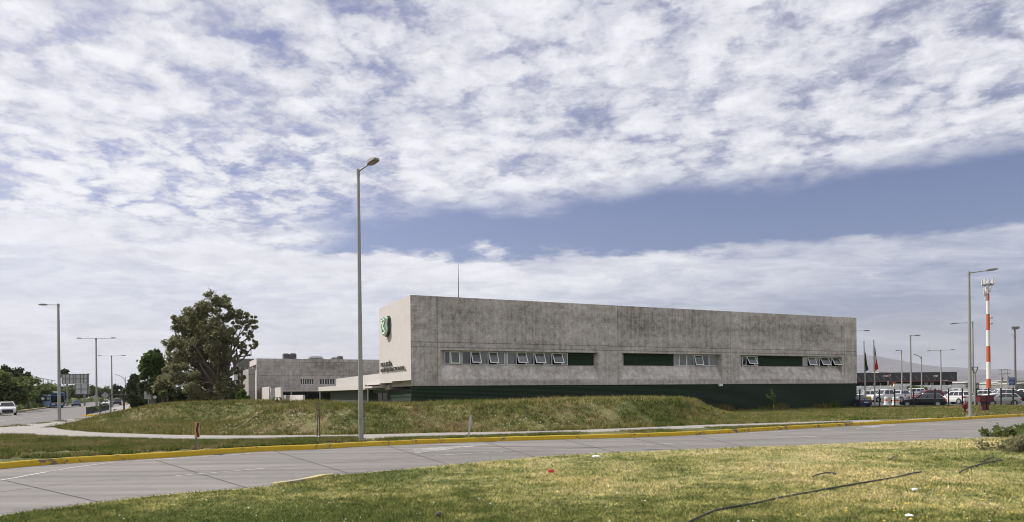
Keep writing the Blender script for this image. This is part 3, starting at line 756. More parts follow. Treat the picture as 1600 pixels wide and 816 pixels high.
# emblem on the sunlit face: green shield, raised border, two crossed white bars
tA, zA = lef(594.6, 510, -.46); tB, zB = lef(603.2, 510, -.46); _, zt = lef(599.5, 494.3, -.46); _, zb = lef(599, 526.5, -.46)
ec = (tA + tB) / 2; ew = (tA - tB) / 2; eh = (zt - zb) / 2; ez = (zt + zb) / 2
M_green = pbr('emblem_green', (0.035, 0.27, 0.10), .35, var=.1); M_green_d = pbr('emblem_dark_green', (0.008, 0.07, 0.03), .4, var=.05); M_white = pbr('white_paint', (0.78, 0.78, 0.76), .4, var=.04)
SH = [(-.72, 1.0), (0, .88), (.72, 1.0), (.98, .78), (.86, .45), (.82, .1), (.92, -.25), (.86, -.55), (.55, -.82), (0, -1.0), (-.55, -.82), (-.86, -.55), (-.92, -.25), (-.82, .1), (-.86, .45), (-.98, .78)]
def shield(k, x0, x1):
    m_ = MB(); a = [(x0, ec - p[0] * ew * k, ez + p[1] * eh * k) for p in SH]; b = [(x1, q[1], q[2]) for q in a]
    return m_.loft([a, b])
em = shield(1.0, -0.02, -0.27).build('emblem', M_green_d, bld)
shield(.93, -.27, -.45).build('emblem_border', M_white, em)
shield(.88, -.45, -.47).build('emblem_field', M_green, em)
m_ = MB()
def bar(a, b, w, x):
    (y0, z0), (y1, z1) = a, b; d = Vector((y1 - y0, z1 - z0)).normalized(); n_ = Vector((-d.y, d.x)) * w
    P4 = [(y0 - n_.x, z0 - n_.y), (y1 - n_.x, z1 - n_.y), (y1 + n_.x, z1 + n_.y), (y0 + n_.x, z0 + n_.y)]
    m_.loft([[(x + .02, p[0], p[1]) for p in P4], [(x - .02, p[0], p[1]) for p in P4]])
E = lambda u, v: (ec - u * ew, ez + v * eh)
bar(E(-.6, .55), E(.6, -.6), .06, -.49); bar(E(.6, .55), E(-.6, -.6), .06, -.505)
bar(E(-.55, .62), E(.55, .68), .05, -.49); bar(E(-.5, -.66), E(.5, -.66), .08, -.49); bar(E(-.35, -.2), E(.35, -.2), .05, -.495); bar(E(-.3, .28), E(.3, .28), .05, -.495)
m_.build('crossed_bars', M_white, em)

M_letter = pbr('dark_letters', (0.05, 0.045, 0.035), .5, var=0)
def letters(txt, px0, px1, pyb, pyt, name='lettering'):
    t0, z0 = lef(px0, pyb); t1, _ = lef(px1, pyb); _, z1 = lef(px0, pyt)
    cu = bpy.data.curves.new(name, 'FONT'); cu.body = txt; cu.size = 1.0; cu.extrude = 0.03; cu.offset = 0.03
    o = bpy.data.objects.new(name, cu); COL.objects.link(o); bpy.context.view_layer.update()
    w, h = o.dimensions.x, o.dimensions.y
    sx = (t0 - t1) / w; sy = (z1 - z0) / max(h, .01)
    Mx = Matrix(((0, 0, -1, -.10), (-sx, 0, 0, t0), (0, sy, 0, z0), (0, 0, 0, 1)))
    dg = bpy.context.evaluated_depsgraph_get(); me = bpy.data.meshes.new_from_object(o.evaluated_get(dg)); me.transform(Mx)
    bpy.data.objects.remove(o); me.materials.clear(); me.materials.append(M_letter)
    q = bpy.data.objects.new(name, me); COL.objects.link(q); q.parent = bld; return q
letters('POLICÍA', 596.4, 613.6, 573.6, 565.6); letters('INTERNACIONAL', 596.4, 634.6, 581.6, 576.2)

# ------------------------------------------------------------------ entrance wing that continues the plane of the left face
def LW(t, x, z): return C0 + ND * t + FD * x + Vector((0, 0, z))
wing = thing('entrance_wing', 'low pale concrete canopy wing over the green walled entrance, left of the big block', 'building', C0, TH)
tE, zE = lef(525.2, 592); tS, zS = lef(498.3, 612.2); zc = lef(560, 609.2)[1]; zt1 = lef(590, 584)[1]; z_up = lef(580, 600.2)[1]; zst = lef(511, 603.9)[1]
mb = MB()
mb._a([(0, T_END, zl2 - .1), (0, tE, z_up - .1), (0, tE, zE), (0, T_END, zt1)], [(0, 1, 2, 3)])
mb.quad((0, T_END, zt1), (6, T_END, zt1), (6, tE, zE), (0, tE, zE)); mb.quad((0, tE, zst), (6, tE, zst), (6, tE, zE), (0, tE, zE))
mb.quad((0, T_END, zl2 - .1), (6, T_END, zl2 - .1), (6, tE, z_up - .1), (0, tE, z_up - .1))
tC = lef(571, 605)[0]
mb.box2(-.06, 6, tC, tS, zc, zst - .02)
tW0, tW1 = lef(595, 603)[0], lef(571, 605)[0]
mb.box2(.7, 6, T_END - 1.0, T_END + .8, ZB - .25, zl2 - .15)
mb.build('canopy', M_conc_l, wing)
mb = MB(); tG0, tG1 = lef(573, 615, .8)[0], lef(516.5, 618, .8)[0]
mb.box2(.8, 5.5, tG0, tG1, -.1, zc - .01); mb.build('wall', cladding('grey_green_cladding', (0.075, 0.095, 0.07)), wing)
mb = MB(); mb.tube([(.1, lef(573.8, 610)[0], -.1), (.1, lef(573.8, 610)[0], z_up)], .09, 8); mb.build('post', pbr('steel_grey', (.36, .36, .35), .5), wing)
mb = MB(); ta, tb = T_END + .3, tG0 - .1; x = 1.4
mb.box2(x, x + .1, ta, tb, 2.3, 2.45)
for k in range(5): q = ta + (tb - ta) * k / 4; mb.box2(x, x + .1, q - .05, q + .05, -.1, 2.3)
dfr = mb.build('door', pbr('door_frame', (.06, .065, .065), .5), wing)
mb = MB(); mb.box2(x + .04, x + .06, ta, tb, 0, 2.3); mb.build('glass', M_glass, dfr)
mb = MB(); mb.box2(x + .03, x + .08, ta, tb, 2.47, ZB); mb.build('transom', pbr('transom', (.12, .15, .12), .4), wing)
mb = MB(); mb.box2(-.8, .9, T_END - .2, T_END + 5, zc + .1, zc + .28); mb.build('door_canopy', M_conc_l, wing)

# ------------------------------------------------------------------ rear building
B0 = AT(401, 560.2, 110); B0.z = 0
def bfac(px, py, d=0.0): p = on_plane(px, py, B0 + ND * d, ND); q = p - B0; return q.dot(FD), p.z
def blef(px, py, off=0.0): p = on_plane(px, py, B0 + FD * off, FD); q = p - B0; return q.dot(ND), p.z
ZRb = AT(401, 560.2, 110).z; zj = bfac(430, 587.2)[1]; zsl = bfac(440, 612.5)[1]; Lb = 30.0
M_conc_b = concrete('rear_concrete', (0.46, 0.43, 0.405), [6.5, 13.5, 20.2], [zj, ZRb - .55], 0.6, 0.05, 11.0, [(2, 6.5, 2.8, zj, -.12), (6.5, 20, zj, ZRb - .5, -.1)])
rb = thing('rear_building', 'long flat-roofed grey concrete building behind the entrance canopy, rooftop units along its edge', 'building', B0, TH)
wr = [(bfac(469.5, 592)[0], bfac(490, 592)[0], bfac(480, 601)[1], bfac(480, 592)[1]), (bfac(499.5, 592)[0], bfac(523, 592)[0], bfac(510, 601)[1], bfac(510, 592)[1])]
mb = MB(); xs_ = sorted({0, Lb, *[w[0] for w in wr], *[w[1] for w in wr]})
for a, b in zip(xs_, xs_[1:]):
    h_ = next((w for w in wr if abs(w[0] - a) < 1e-6), None)
    for z0, z1 in ([(zsl, ZRb)] if h_ is None else [(zsl, h_[2]), (h_[3], ZRb)]): mb.quad((a, 0, z0), (b, 0, z0), (b, 0, z1), (a, 0, z1))
mb.quad((0, 0, ZRb), (Lb, 0, ZRb), (Lb, 14, ZRb), (0, 14, ZRb)); mb.quad((Lb, 0, 0), (Lb, 14, 0), (Lb, 14, ZRb), (Lb, 0, ZRb)); mb.quad((0, 14, 0), (Lb, 14, 0), (Lb, 14, ZRb), (0, 14, ZRb))
mb.quad((0, 0, zsl), (Lb, 0, zsl), (Lb, 3, zsl), (0, 3, zsl)); mb.quad((.5, 5.5, 0), (.5, 14, 0), (.5, 14, ZRb), (.5, 5.5, ZRb))
mb.quad((0, 0, 0), (.5, 0, 0), (.5, 0, zsl), (0, 0, zsl))
mb.quad((0, 0, 0), (0, .5, 0), (0, .5, ZRb), (0, 0, ZRb)); mb.quad((0, .5, 0), (.5, .5, 0), (.5, .5, ZRb), (0, .5, ZRb)) ; mb.quad((0.5, .5, 0), (.5, 5.5, 0), (.5, 5.5, ZRb), (.5, .5, ZRb))
mb.build('wall', M_conc_b, rb)
mb = MB(); tt0 = blef(390.2, 566)[0]; zd = blef(396, 570)[1]
mb.box2(-.02, .6, .5, tt0, ZRb - .9, ZRb + .02); mb.build('roof_beam', M_conc_l, rb)
for a, b, z0, z1 in wr:
    fm = MB(); n_ = 6; fm.box2(a, b, .15, .25, z0, z0 + .06); fm.box2(a, b, .15, .25, z1 - .06, z1)
    for i in range(n_ + 1): q = a + (b - a) * i / n_; fm.box2(q - .04, q + .04, .15, .25, z0, z1)
    fo = fm.build('window', M_frame, rb)
    q = MB(); q.box2(a, b, .19, .21, z0, z1); q.build('pane', glass('dark_glass', (.018, .022, .024)), fo)
mb = MB(); mb.box2(.6, Lb, 2.9, 3.0, 0, zsl); 
mb.build('shopfront', M_glass, rb)
mb = MB()
for i in range(12): mb.box2(.8 + i * 2.4, .95 + i * 2.4, 2.8, 2.89, 0, zsl)
mb.box2(.6, Lb, 2.8, 2.88, 1.0, 1.1)
mb.build('mullion', pbr('grey_metal', (.16, .165, .17), .5), rb)
# flat link slab in front of it
a0, a1 = bfac(440, 611, -3)[0], bfac(500, 611, -3)[0]; mb = MB(); zz = bfac(460, 611.9, -3)[1]
mb.box2(a0 - 1.6, a1 + 8, -3.1, 0.0, zz, zz + .25)
for px in (455, 499.8, 535): q = bfac(px, 615, -2.9)[0]; mb.box2(q - .07, q + .07, -2.97, -2.83, 0, zz)
mb.build('porch', M_conc_l, rb)
# stair tower and block behind it
tw = thing('stair_tower', 'narrow grey concrete tower standing at the left end of the rear building', 'tower', AT(388.2, 576, 104) * 1, TH)
tw.location.z = 0; zt_ = AT(388.2, 576, 104).z; tl = 1.0
p_ = tw.location.copy(); q_ = on_plane(379.6, 578, p_, FD) - p_; tl = q_.dot(ND); ql = (on_plane(398.5, 577, p_, ND) - p_).dot(FD)
mb = MB(); mb.box2(0, ql, 0, tl, -.1, zt_); mb.build('wall', concrete('tower_concrete', (.33, .31, .29), [], [zj, 2.7], .3, .02, 20.0), tw)
mb = MB(); mb.box2(.3, ql - .3, .3, tl - .3, zt_ + .003, zt_ + .04); mb.build('roof', M_roof, tw)
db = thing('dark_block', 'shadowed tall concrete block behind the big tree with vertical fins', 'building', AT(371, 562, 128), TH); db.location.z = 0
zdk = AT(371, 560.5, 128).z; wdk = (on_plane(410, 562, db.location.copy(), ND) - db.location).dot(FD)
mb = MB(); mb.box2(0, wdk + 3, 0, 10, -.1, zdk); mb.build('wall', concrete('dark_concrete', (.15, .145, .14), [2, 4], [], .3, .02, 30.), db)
fn = MB()
for k in range(5): fn.box2(.3 + k * .9, .5 + k * .9, -.3, -.003, 0, zdk * .82)
fn.build('fin', pbr('fin_concrete', (.3, .29, .28), .8), db)
fn = MB(); fn.box2(.1, 4.6, -.12, -.05, .3, zdk * .8); fn.build('pane', M_glass, db)

# rooftop units, each its own thing
def roof_unit(kind, px0, px1, pytop, label, d=3.0):
    a = bfac(px0, 559, d)[0]; b = bfac(px1, 559, d)[0]; zt2 = bfac((px0 + px1) / 2, pytop, d)[1]
    p = B0 + FD * ((a + b) / 2) + ND * d; p.z = ZRb; w = b - a; h = zt2 - ZRb
    if kind == 'unit':
        o = thing('air_conditioner', label, 'air conditioner', p, TH, 'rooftop machinery')
        m_ = MB(); m_.box(0, 0, .15, w, 1.2, h - .15); m_.build('casing', pbr('unit_grey', (.11, .105, .10), .6, var=.3), o, bevel=.03)
        m_ = MB(); m_.tube([(0, 0, h), (0, 0, h + .08)], .42, 14); m_.build('fan_cowl', pbr('unit_dark', (.05, .05, .05), .6), o)
        m_ = MB(); m_.box(0, -.6, .35, w * .8, .04, h - .55); m_.build('grille', MATS['unit_dark'], o)
        for sx in (-1, 1): m_ = MB(); m_.box(sx * w * .4, 0, 0, .1, 1.2, .15); m_.build('foot', MATS['unit_dark'], o)
    else:
        o = thing('duct', label, 'duct', p, TH, 'rooftop machinery')
        m_ = MB(); r = min(.35, h * .4)
        m_.tube([(-w / 2, 0, 0), (-w / 2, 0, h * .45), (-w / 2 + .35, 0, h - r), (w / 2 - .5, 0, h - r), (w / 2 - .15, 0, h * .5), (w / 2, 0, 0)], r, 10); m_.build('pipe', pbr('galvanised', (.42, .43, .44), .4, .6), o, smooth=True)
        for k in range(3): m_ = MB(); m_.box(-w / 3 + k * w / 3, 0, 0, .08, .5, h * .6); m_.build('support', MATS['unit_dark'], o)
roof_unit('unit', 442, 452, 553.4, 'dark boxy air conditioner on the rear roof, left one of the tall pair')
roof_unit('unit', 453, 462.5, 553.2, 'dark boxy air conditioner on the rear roof, right one of the tall pair')
roof_unit('duct', 483.5, 504, 556.3, 'long curved galvanised duct on the rear roof beside the paired units')
roof_unit('duct', 518, 526, 557.4, 'shiny duct stub on the rear roof left of the lamp post')
roof_unit('unit', 527, 535, 557.6, 'small grey machine at the right end of the rear roof units')

# ramp walls left of the entrance, each parallel to the sunlit face
def ramp_wall(px_near, px_far, py_top, Yn, label, thick=.35, step=None):
    thick = min(thick, .22); p = AT(px_near, py_top, Yn); zt_ = p.z; p.z = 0
    q = on_plane(px_far, py_top + 1, p, FD) - p; ln = q.dot(ND)
    o = thing('concrete_wall', label, 'wall', p, TH, 'stepped ramp walls by the entrance')
    m_ = MB()
    if step: m_._a([(x, y, z) for x in (0, thick) for y, z in ((0, -.1), (ln, -.1), (ln, zt_), (ln * step[0], zt_), (ln * step[0], zt_ - step[1]), (0, zt_ - step[1]))], [(0, 1, 2, 3, 4, 5), (11, 10, 9, 8, 7, 6)] + [(i, (i + 1) % 6, 6 + (i + 1) % 6, 6 + i) for i in range(6)])
    else: m_.box2(0, thick, 0, ln, -.1, zt_)
    m_.build('wall', M_conc_l, o); return o
ramp_wall(415.2, 391, 608.4, 101, 'pale concrete wall with a stepped end, leftmost of the ramp walls', step=(.36, .62))
ramp_wall(421, 406.2, 604.3, 95, 'tall pale concrete wall rising behind the stepped ramp wall')
ramp_wall(438.4, 420.2, 605.3, 74, 'broad pale concrete wall with square top beside the banana plant', .5)
ramp_wall(473.2, 438.6, 617.2, 70, 'low pale concrete wall in front of the glazed porch', .3)
# antenna mast on the main roof
p = AT(716.5, 466, 68); o = thing('antenna', 'thin dark aerial rod standing on the roof of the concrete block', 'antenna', (p.x, p.y, ZR - .6))
ztp = AT(716.3, 412, 68).z - (ZR - .6)
m_ = MB(); m_.tube([(0, 0, 0), (0, 0, ztp * .45), (0, 0, ztp)], [.05, .04, .022], 6); m_.build('mast', pbr('dark_steel', (.10, .10, .105), .5), o)
m_ = MB(); m_.box(0, 0, 0, .5, .5, .08); m_.box(0, 0, .08, .2, .2, .12); m_.build('base_plate', MATS['dark_steel'], o)
# ================================================================== TREES AND PLANTS
M_bark = pbr('bark', (0.13, 0.105, 0.085), .95, var=.35, vscale=4, bump=.6)
M_leaf_big = foliage('leaf_olive', (0.13, 0.137, 0.068), (0.225, 0.23, 0.125), (0.32, 0.305, 0.185), .5)
M_leaf_green = foliage('leaf_green', (0.05, 0.085, 0.025), (0.09, 0.13, 0.038), (0.14, 0.18, 0.056), .45)
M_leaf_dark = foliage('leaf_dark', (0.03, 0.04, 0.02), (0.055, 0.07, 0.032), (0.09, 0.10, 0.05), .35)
M_leaf_street = foliage('leaf_street', (0.08, 0.11, 0.04), (0.14, 0.175, 0.068), (0.20, 0.23, 0.095), .5)

def leaves(name, P, size, mat, parent, rng, flat=0.0, aspect=1.7):
    n = len(P); d = rng.normal(size=(n, 3)); d[:, 2] *= (1 - flat); d /= np.linalg.norm(d, axis=1)[:, None]
    e = rng.normal(size=(n, 3)); e -= d * (e * d).sum(1)[:, None]; e /= np.linalg.norm(e, axis=1)[:, None]
    s = (size * rng.uniform(.6, 1.35, n))[:, None]
    a = d * s * aspect / 2; b = e * s / 2
    V = np.stack([P - a, P + b * .9, P + a, P - b * .9], 1).reshape(-1, 3)
    return np_mesh(name, V, np.arange(4 * n).reshape(n, 4), mat, parent, k=4)
def blob_points(c, r, n, rng, sub=9, clump=.34):
    c = np.array(c); r = np.array(r) if hasattr(r, '__len__') else np.array([r] * 3)
    m = max(4, sub); q = rng.normal(size=(m, 3)); q /= np.linalg.norm(q, axis=1)[:, None]; q *= rng.uniform(.35, 1.0, (m, 1)) ** .6
    k = rng.integers(0, m, n); g = rng.normal(size=(n, 3)) * clump * rng.uniform(.5, 1.2, (m, 1))[k]
    return c + (q[k] + g) * r
def limb(mb, a, b, r0, r1, rng, n=6, sag=.06):
    a, b = Vector(a), Vector(b); L = (b - a).length; pts, rad = [], []
    for i in range(n + 1):
        t = i / n; p = a.lerp(b, t); w = math.sin(math.pi * t) * L * sag
        pts.append(p + Vector(rng.normal(size=3) * w * .7) + Vector((0, 0, w * .8))); rad.append(r0 + (r1 - r0) * t)
    mb.tube(pts, rad, 7)

def tree(name, label, base, blobs, leaf, per, mat, trunk_r, group=None, fork=.28, seed=1, sub=10, clump=.30, cat='tree', bark=None):
    """blobs: (dx,dy,dz,r) in metres from the base"""
    rng = np.random.default_rng(seed); o = thing(name, label, cat, base, 0, group)
    pts = []; mb = MB(); top = max(b[2] for b in blobs); fz = top * fork
    f = Vector((blobs[0][0] * .15, blobs[0][1] * .15, fz)); limb(mb, (0, 0, -.15), f, trunk_r, trunk_r * .72, rng, 6, .02)
    vol = sum(b[3] ** 2 for b in blobs)
    for (dx, dy, dz, r) in blobs:
        limb(mb, f, (dx, dy, dz - r * .2), trunk_r * .42, trunk_r * .08, rng)
        for k in range(3):
            v = Vector(rng.normal(size=3)).normalized() * r * .8; limb(mb, (dx, dy, dz - r * .2), Vector((dx, dy, dz)) + v, trunk_r * .1, trunk_r * .03, rng, 4)
        pts.append(blob_points((dx, dy, dz), (r, r, r * .92), int(per * r * r / vol), rng, max(5, int(sub * r)), clump))
    mb.build('trunk', bark or M_bark, o, smooth=True)
    leaves('crown', np.concatenate(pts), leaf, mat, o, rng); return o
def px_blobs(base, Y, L, rng, depth=.8):
    """(px,py,r_px) read off the photograph -> offsets in metres with a spread in depth"""
    out = []
    for px, py, r in L:
        dy = rng.uniform(-1, 1) * depth * 2.2; p = AT(px, py, Y + dy) - Vector(base); out.append((p.x, p.y, p.z, r * Y / F))
    return out
rg = np.random.default_rng(12)
YB = 84.0; bb = AT(347, 628, YB); bb.z = 0.1
L = [(330, 474, 17), (346, 470, 13), (316, 484, 14), (350, 488, 15), (368, 500, 12), (300, 497, 18), (283, 508, 14), (275, 500, 8), (322, 505, 22), (294, 525, 24), (272, 535, 14), (318, 535, 25), (345, 520, 18), (360, 528, 13), (381, 492, 12), (393, 500, 10), (378, 510, 11), (398, 512, 7),
     (388, 523, 9), (372, 536, 10), (382, 545, 9), (396, 540, 8), (398, 534, 6), (386, 553, 5), (340, 548, 18), (300, 555, 24), (276, 562, 18), (322, 570, 22), (348, 572, 13), (290, 585, 22), (312, 592, 20), (272, 590, 16), (338, 590, 14), (355, 588, 10), (362, 560, 8), (370, 578, 9), (300, 612, 16), (325, 612, 15), (350, 606, 14), (365, 600, 9), (268, 575, 11), (378, 590, 7), (376, 604, 7)]
L = [(x, y, r * (.85 if x > 364 else 1.0)) for x, y, r in L]
tree('big_tree', 'tallest tree, broad olive-brown crown with hanging branches beside the rear building', bb, px_blobs(bb, YB, L, rg, 1.3), 0.155, 76000, M_leaf_big, .42, seed=4, sub=15, clump=.165, fork=.2)
YB = 96.0; bb = AT(238, 628, YB); bb.z = 0
L = [(238, 562, 14), (228, 570, 11), (247, 568, 12), (225, 580, 11), (240, 580, 15), (250, 586, 11), (232, 592, 10), (240, 553, 7)]
tree('round_tree', 'bright green rounded tree left of the tallest tree', bb, px_blobs(bb, YB, L, rg), 0.32, 11000, M_leaf_green, .28, seed=5, sub=7, clump=.24)
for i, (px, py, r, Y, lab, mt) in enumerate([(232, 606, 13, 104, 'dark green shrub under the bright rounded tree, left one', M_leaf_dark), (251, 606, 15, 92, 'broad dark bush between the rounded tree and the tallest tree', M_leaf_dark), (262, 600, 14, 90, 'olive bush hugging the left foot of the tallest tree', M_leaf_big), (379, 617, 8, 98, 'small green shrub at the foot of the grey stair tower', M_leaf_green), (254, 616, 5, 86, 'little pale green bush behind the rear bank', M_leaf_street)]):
    bb = GX(px, Y); rng = np.random.default_rng(40 + i); c = AT(px, py, Y) - bb; rr = r * Y / F
    bl = [(rng.normal() * rr * .4, rng.normal() * rr * .4, max(rr * .5, c.z + rng.normal() * rr * .3), rr * rng.uniform(.5, .75)) for k in range(6)]
    tree('shrub', lab, bb, bl, .26, 3200 if r > 9 else 1300, mt, .09, 'shrubs round the big tree', seed=60 + i, sub=7, cat='shrub', fork=.15)

u0 = None
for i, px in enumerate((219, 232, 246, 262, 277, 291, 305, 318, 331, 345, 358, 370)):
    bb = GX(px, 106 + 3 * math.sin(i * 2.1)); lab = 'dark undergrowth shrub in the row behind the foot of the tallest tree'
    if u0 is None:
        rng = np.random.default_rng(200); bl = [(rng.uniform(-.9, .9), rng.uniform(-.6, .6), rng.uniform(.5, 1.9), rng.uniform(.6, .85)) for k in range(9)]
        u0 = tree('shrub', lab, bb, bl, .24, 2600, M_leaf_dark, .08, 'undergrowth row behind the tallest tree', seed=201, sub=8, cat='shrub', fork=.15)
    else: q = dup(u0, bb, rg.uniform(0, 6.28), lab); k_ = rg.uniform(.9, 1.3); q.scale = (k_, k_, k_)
# spiky conifer left of the rounded tree: trunk with drooping, upswept arms
bb = GX(211, 150); o = thing('conifer', 'dark spiky conifer with two pointed tips at the end of the avenue', 'tree', bb)
mb = MB(); ht = AT(211, 586, 150).z; rng = np.random.default_rng(8); P = []
mb.tube([(0, 0, 0), (0, 0, ht * .6), (.2, 0, ht)], [.3, .2, .05], 7); mb.tube([(0, 0, ht * .5), (-.7, 0, ht * .7), (-.75, 0, ht * .93)], [.15, .12, .04], 6)
for k in range(46):
    t = rng.uniform(.08, .97); an = rng.uniform(0, 6.28); ln = (1 - t) ** .8 * 2.6 + .3
    a = Vector((0, 0, ht * t)); b = a + Vector((math.cos(an) * ln, math.sin(an) * ln, ln * .45)); mb.tube([a, (a + b) / 2 - Vector((0, 0, ln * .1)), b], [.06, .05, .02], 5)
    for s in np.linspace(.15, 1, 34): P.append(np.array(a.lerp(b, s)) + rng.normal(size=3) * .14)
for s in np.linspace(.3, 1, 120): P.append(np.array((.2, 0, ht * s)) + rng.normal(size=3) * .22 * (1.2 - s)); P.append(np.array((-.75, 0, ht * (.45 + s * .48))) + rng.normal(size=3) * .2 * (1.2 - s))
mb.build('trunk', M_bark, o); leaves('crown', np.array(P), .42, M_leaf_dark, o, rng)

# street trees along the far side of the avenue: three shapes, copied along the row
st = []
TOPS = [(-12, 583), (12, 590), (34, 599), (55, 603), (73, 600), (90, 601), (106, 601), (124, 602), (142, 602), (156, 604), (168, 609)]
SPOTS = []
for i, (px, top) in enumerate(TOPS):
    Y = 20.9 / ((800 - px) / 1100 - .545) if px < 120 else 20.9 / ((800 - 120) / 1100 - .545) + (px - 120) * 4.0
    SPOTS.append((px, top, 0, Y, i % 3))
WHICH = ['leafy street tree at the far left edge of the avenue', 'leafy street tree above the white car', 'leafy street tree between the white car and the orange marker post', 'leafy street tree right of the orange marker post', 'leafy street tree just left of the bus', 'leafy street tree right above the bus', 'leafy street tree under the left half of the billboard', 'leafy street tree under the right half of the billboard', 'leafy street tree behind the nearer double lamp', 'leafy street tree behind the diamond sign', 'small street tree at the far end of the row']
for i, (px, py, r, Y, v) in enumerate(SPOTS):
    bb = GX(px, Y); rr = 3.3
    if len(st) < 3:
        rng = np.random.default_rng(90 + i)
        bl = [(rng.normal() * 1.5, rng.normal() * 1.3, 2.6 + rng.uniform(0, 2.4), rng.uniform(1.1, 1.7)) for k in range(9)]
        o = tree('street_tree', WHICH[i], bb, bl, .34, 7000, M_leaf_street, .17, 'street trees along the avenue', seed=70 + i, sub=6, clump=.3, fork=.3); st.append(o)
    else: o = dup(st[v], bb, rg.uniform(0, 6.28), WHICH[i])
    hh = AT(px, py, Y).z; k_ = hh / 6.2; o.scale = (max(.85, .55 * k_ + .5) * (1.15 + .12 * math.sin(i * 2.3)),) * 2 + (k_,)
# taller trees behind the row
for i, (Lp, px, Y, lab) in enumerate([([(10, 583, 10), (20, 586, 9), (0, 588, 12), (14, 592, 10)], 8, 150, 'tall dark tree rising behind the row at the far left'), ([(35, 588, 9), (43, 590, 6), (28, 593, 7), (38, 597, 8)], 36, 160, 'second dark tree rising behind the row, right of the first'), ([(101, 580, 4), (100, 586, 5)], 101, 230, 'small round treetop peeping over the billboard corner'), ([(185, 609, 7), (182, 616, 6)], 185, 300, 'dark distant tree in the middle of the avenue end'), ([(199, 615, 8), (206, 612, 8), (196, 620, 6)], 201, 260, 'distant bushy tree right of the curved lamps')]):
    bb = GX(px, Y); tree('tree', lab, bb, px_blobs(bb, Y, Lp, rg, .5), .5, 2600, M_leaf_dark, .2, 'background trees', seed=130 + i, sub=4, fork=.4)
# clipped hedge line under the street trees, a continuous mass nobody could count
rng = np.random.default_rng(77); P = []
for k in range(15000):
    t = rng.uniform(0, 1); a = G(-60, 652.5); b = G(182, 624.6); p = a.lerp(b, t)
    off = Vector((-.87, -.5, 0)) * rng.uniform(1.5, 6); P.append(np.array(p + off) + np.array([0, 0, abs(rng.normal()) * .5]))
ho = leaves('hedge_planting', np.array(P), .4, M_leaf_street, None, rng); tag(ho, 'low green ground cover under the street trees', None, kind='stuff')

def sapling(px, py_base, py_top, Y, label, nl, lean=0, stake=False):
    bb = GX(px, Y); bb.z = float(bank_h(bb.x, bb.y)) if Y < 86 and bb.x > -36 else 0
    top = AT(px + lean, py_top, Y).z - bb.z; o = thing('sapling', label, 'sapling', bb)
    rng = np.random.default_rng(int(px)); mb = MB(); mb.tube([(0, 0, -.1), (.03, 0, top * .5), (lean * Y / F, 0, top)], [.035, .028, .012], 6)
    P = []
    for k in range(10):
        t = rng.uniform(.45, 1); v = Vector(rng.normal(size=3)) * .22; v.z = abs(v.z); a = Vector((0, 0, top * t)); mb.tube([a - Vector((0, 0, .03)), a + v], [.012, .005], 4)
        for s in range(nl): P.append(np.array(a + v * rng.uniform(.2, 1.1)) + rng.normal(size=3) * .07)
    mb.build('stem', M_bark, o)
    if nl: leaves('foliage', np.array(P), .12, M_leaf_green, o, rng)
    if stake:
        mb = MB(); mb.tube([(.12, .05, -.1), (.1, .05, top * .8)], .035, 6); mb.build('stake', pbr('stake_wood', (.10, .075, .05), .9), o)
sapling(1208.5, 659, 617, 66, 'thin leafy sapling in front of the green base of the concrete block', 12)
sapling(495, 688, 629, 36.5, 'bare dark sapling with a short stake standing by the path before the bank', 0, -1, True)
sapling(155, 657, 626, 66.5, 'small sapling tied to a dark stake at the tip of the rear bank', 5, 1, True)
# banana plant beside the ramp wall
bb = AT(433, 628, 64); bb.z = 0.2; o = thing('banana_plant', 'small banana plant with broad drooping leaves before the pale ramp walls', 'plant', bb)
mb = MB(); zt = AT(433, 622, 64).z - bb.z; mb.tube([(0, 0, -.1), (0, 0, zt)], [.1, .06], 7); mb.build('stem', pbr('banana_stem', (.07, .06, .03), .8), o)
lf = MB()
for an in (0.2, 1.3, 2.4, 3.4, 4.4, 5.5):
    d = Vector((math.cos(an), math.sin(an) * .6, 0)); s = Vector((-d.y, d.x, 0)) * .13; pr = None
    for t in np.linspace(0, 1, 6):
        c = Vector((0, 0, zt)) + d * .85 * t + Vector((0, 0, .55 * t - .85 * t * t)); w = s * math.sin(math.pi * (.12 + .8 * t))
        if pr: lf.quad(pr[0], pr[1], c + w, c - w)
        pr = (c - w, c + w)
lf.build('leaf', M_leaf_green, o)

# bushes at the right edge of the island
def bush(px, py, Y, w, h, label, mat, n, leaf, seed, dp=1.0):
    bb = GX(px, Y, .03); o = thing('bush', label, 'bush', bb, 0, 'bushes at the island edge'); rng = np.random.default_rng(seed)
    mb = MB(); P = []
    for k in range(46):
        a = Vector((rng.uniform(-w, w), rng.uniform(-dp, dp), 0)); hh = h * (1 - .45 * (abs(a.x) / w) ** 2) * rng.uniform(.6, 1.05); b = a + Vector((rng.normal() * .15, rng.normal() * .12, hh)); mb.tube([a * .05 - Vector((0, 0, .03)), a * .6 + Vector((0, 0, .04)), a.lerp(b, .5) + Vector((rng.normal() * .05, 0, 0)), b], [.012, .011, .009, .004], 4)
        for s in range(n // 46): P.append(np.array(a.lerp(b, rng.uniform(.05, 1.05) ** .8)) + rng.normal(size=3) * .09)
    mb.build('stem', M_bark, o); leaves('foliage', np.array(P), leaf, mat, o, rng, aspect=2.4)
M_leaf_bush = foliage('leaf_bush', (0.09, 0.125, 0.042), (0.16, 0.20, 0.068), (0.25, 0.275, 0.11), .45)
M_leaf_dry = foliage('leaf_dry_bush', (0.15, 0.155, 0.08), (0.26, 0.255, 0.135), (0.40, 0.36, 0.22), .5)
bush(1622, 690, 30.8, 1.7, .40, 'low green bush on the kerb at the right edge', M_leaf_bush, 5200, .085, 5, 1.0)
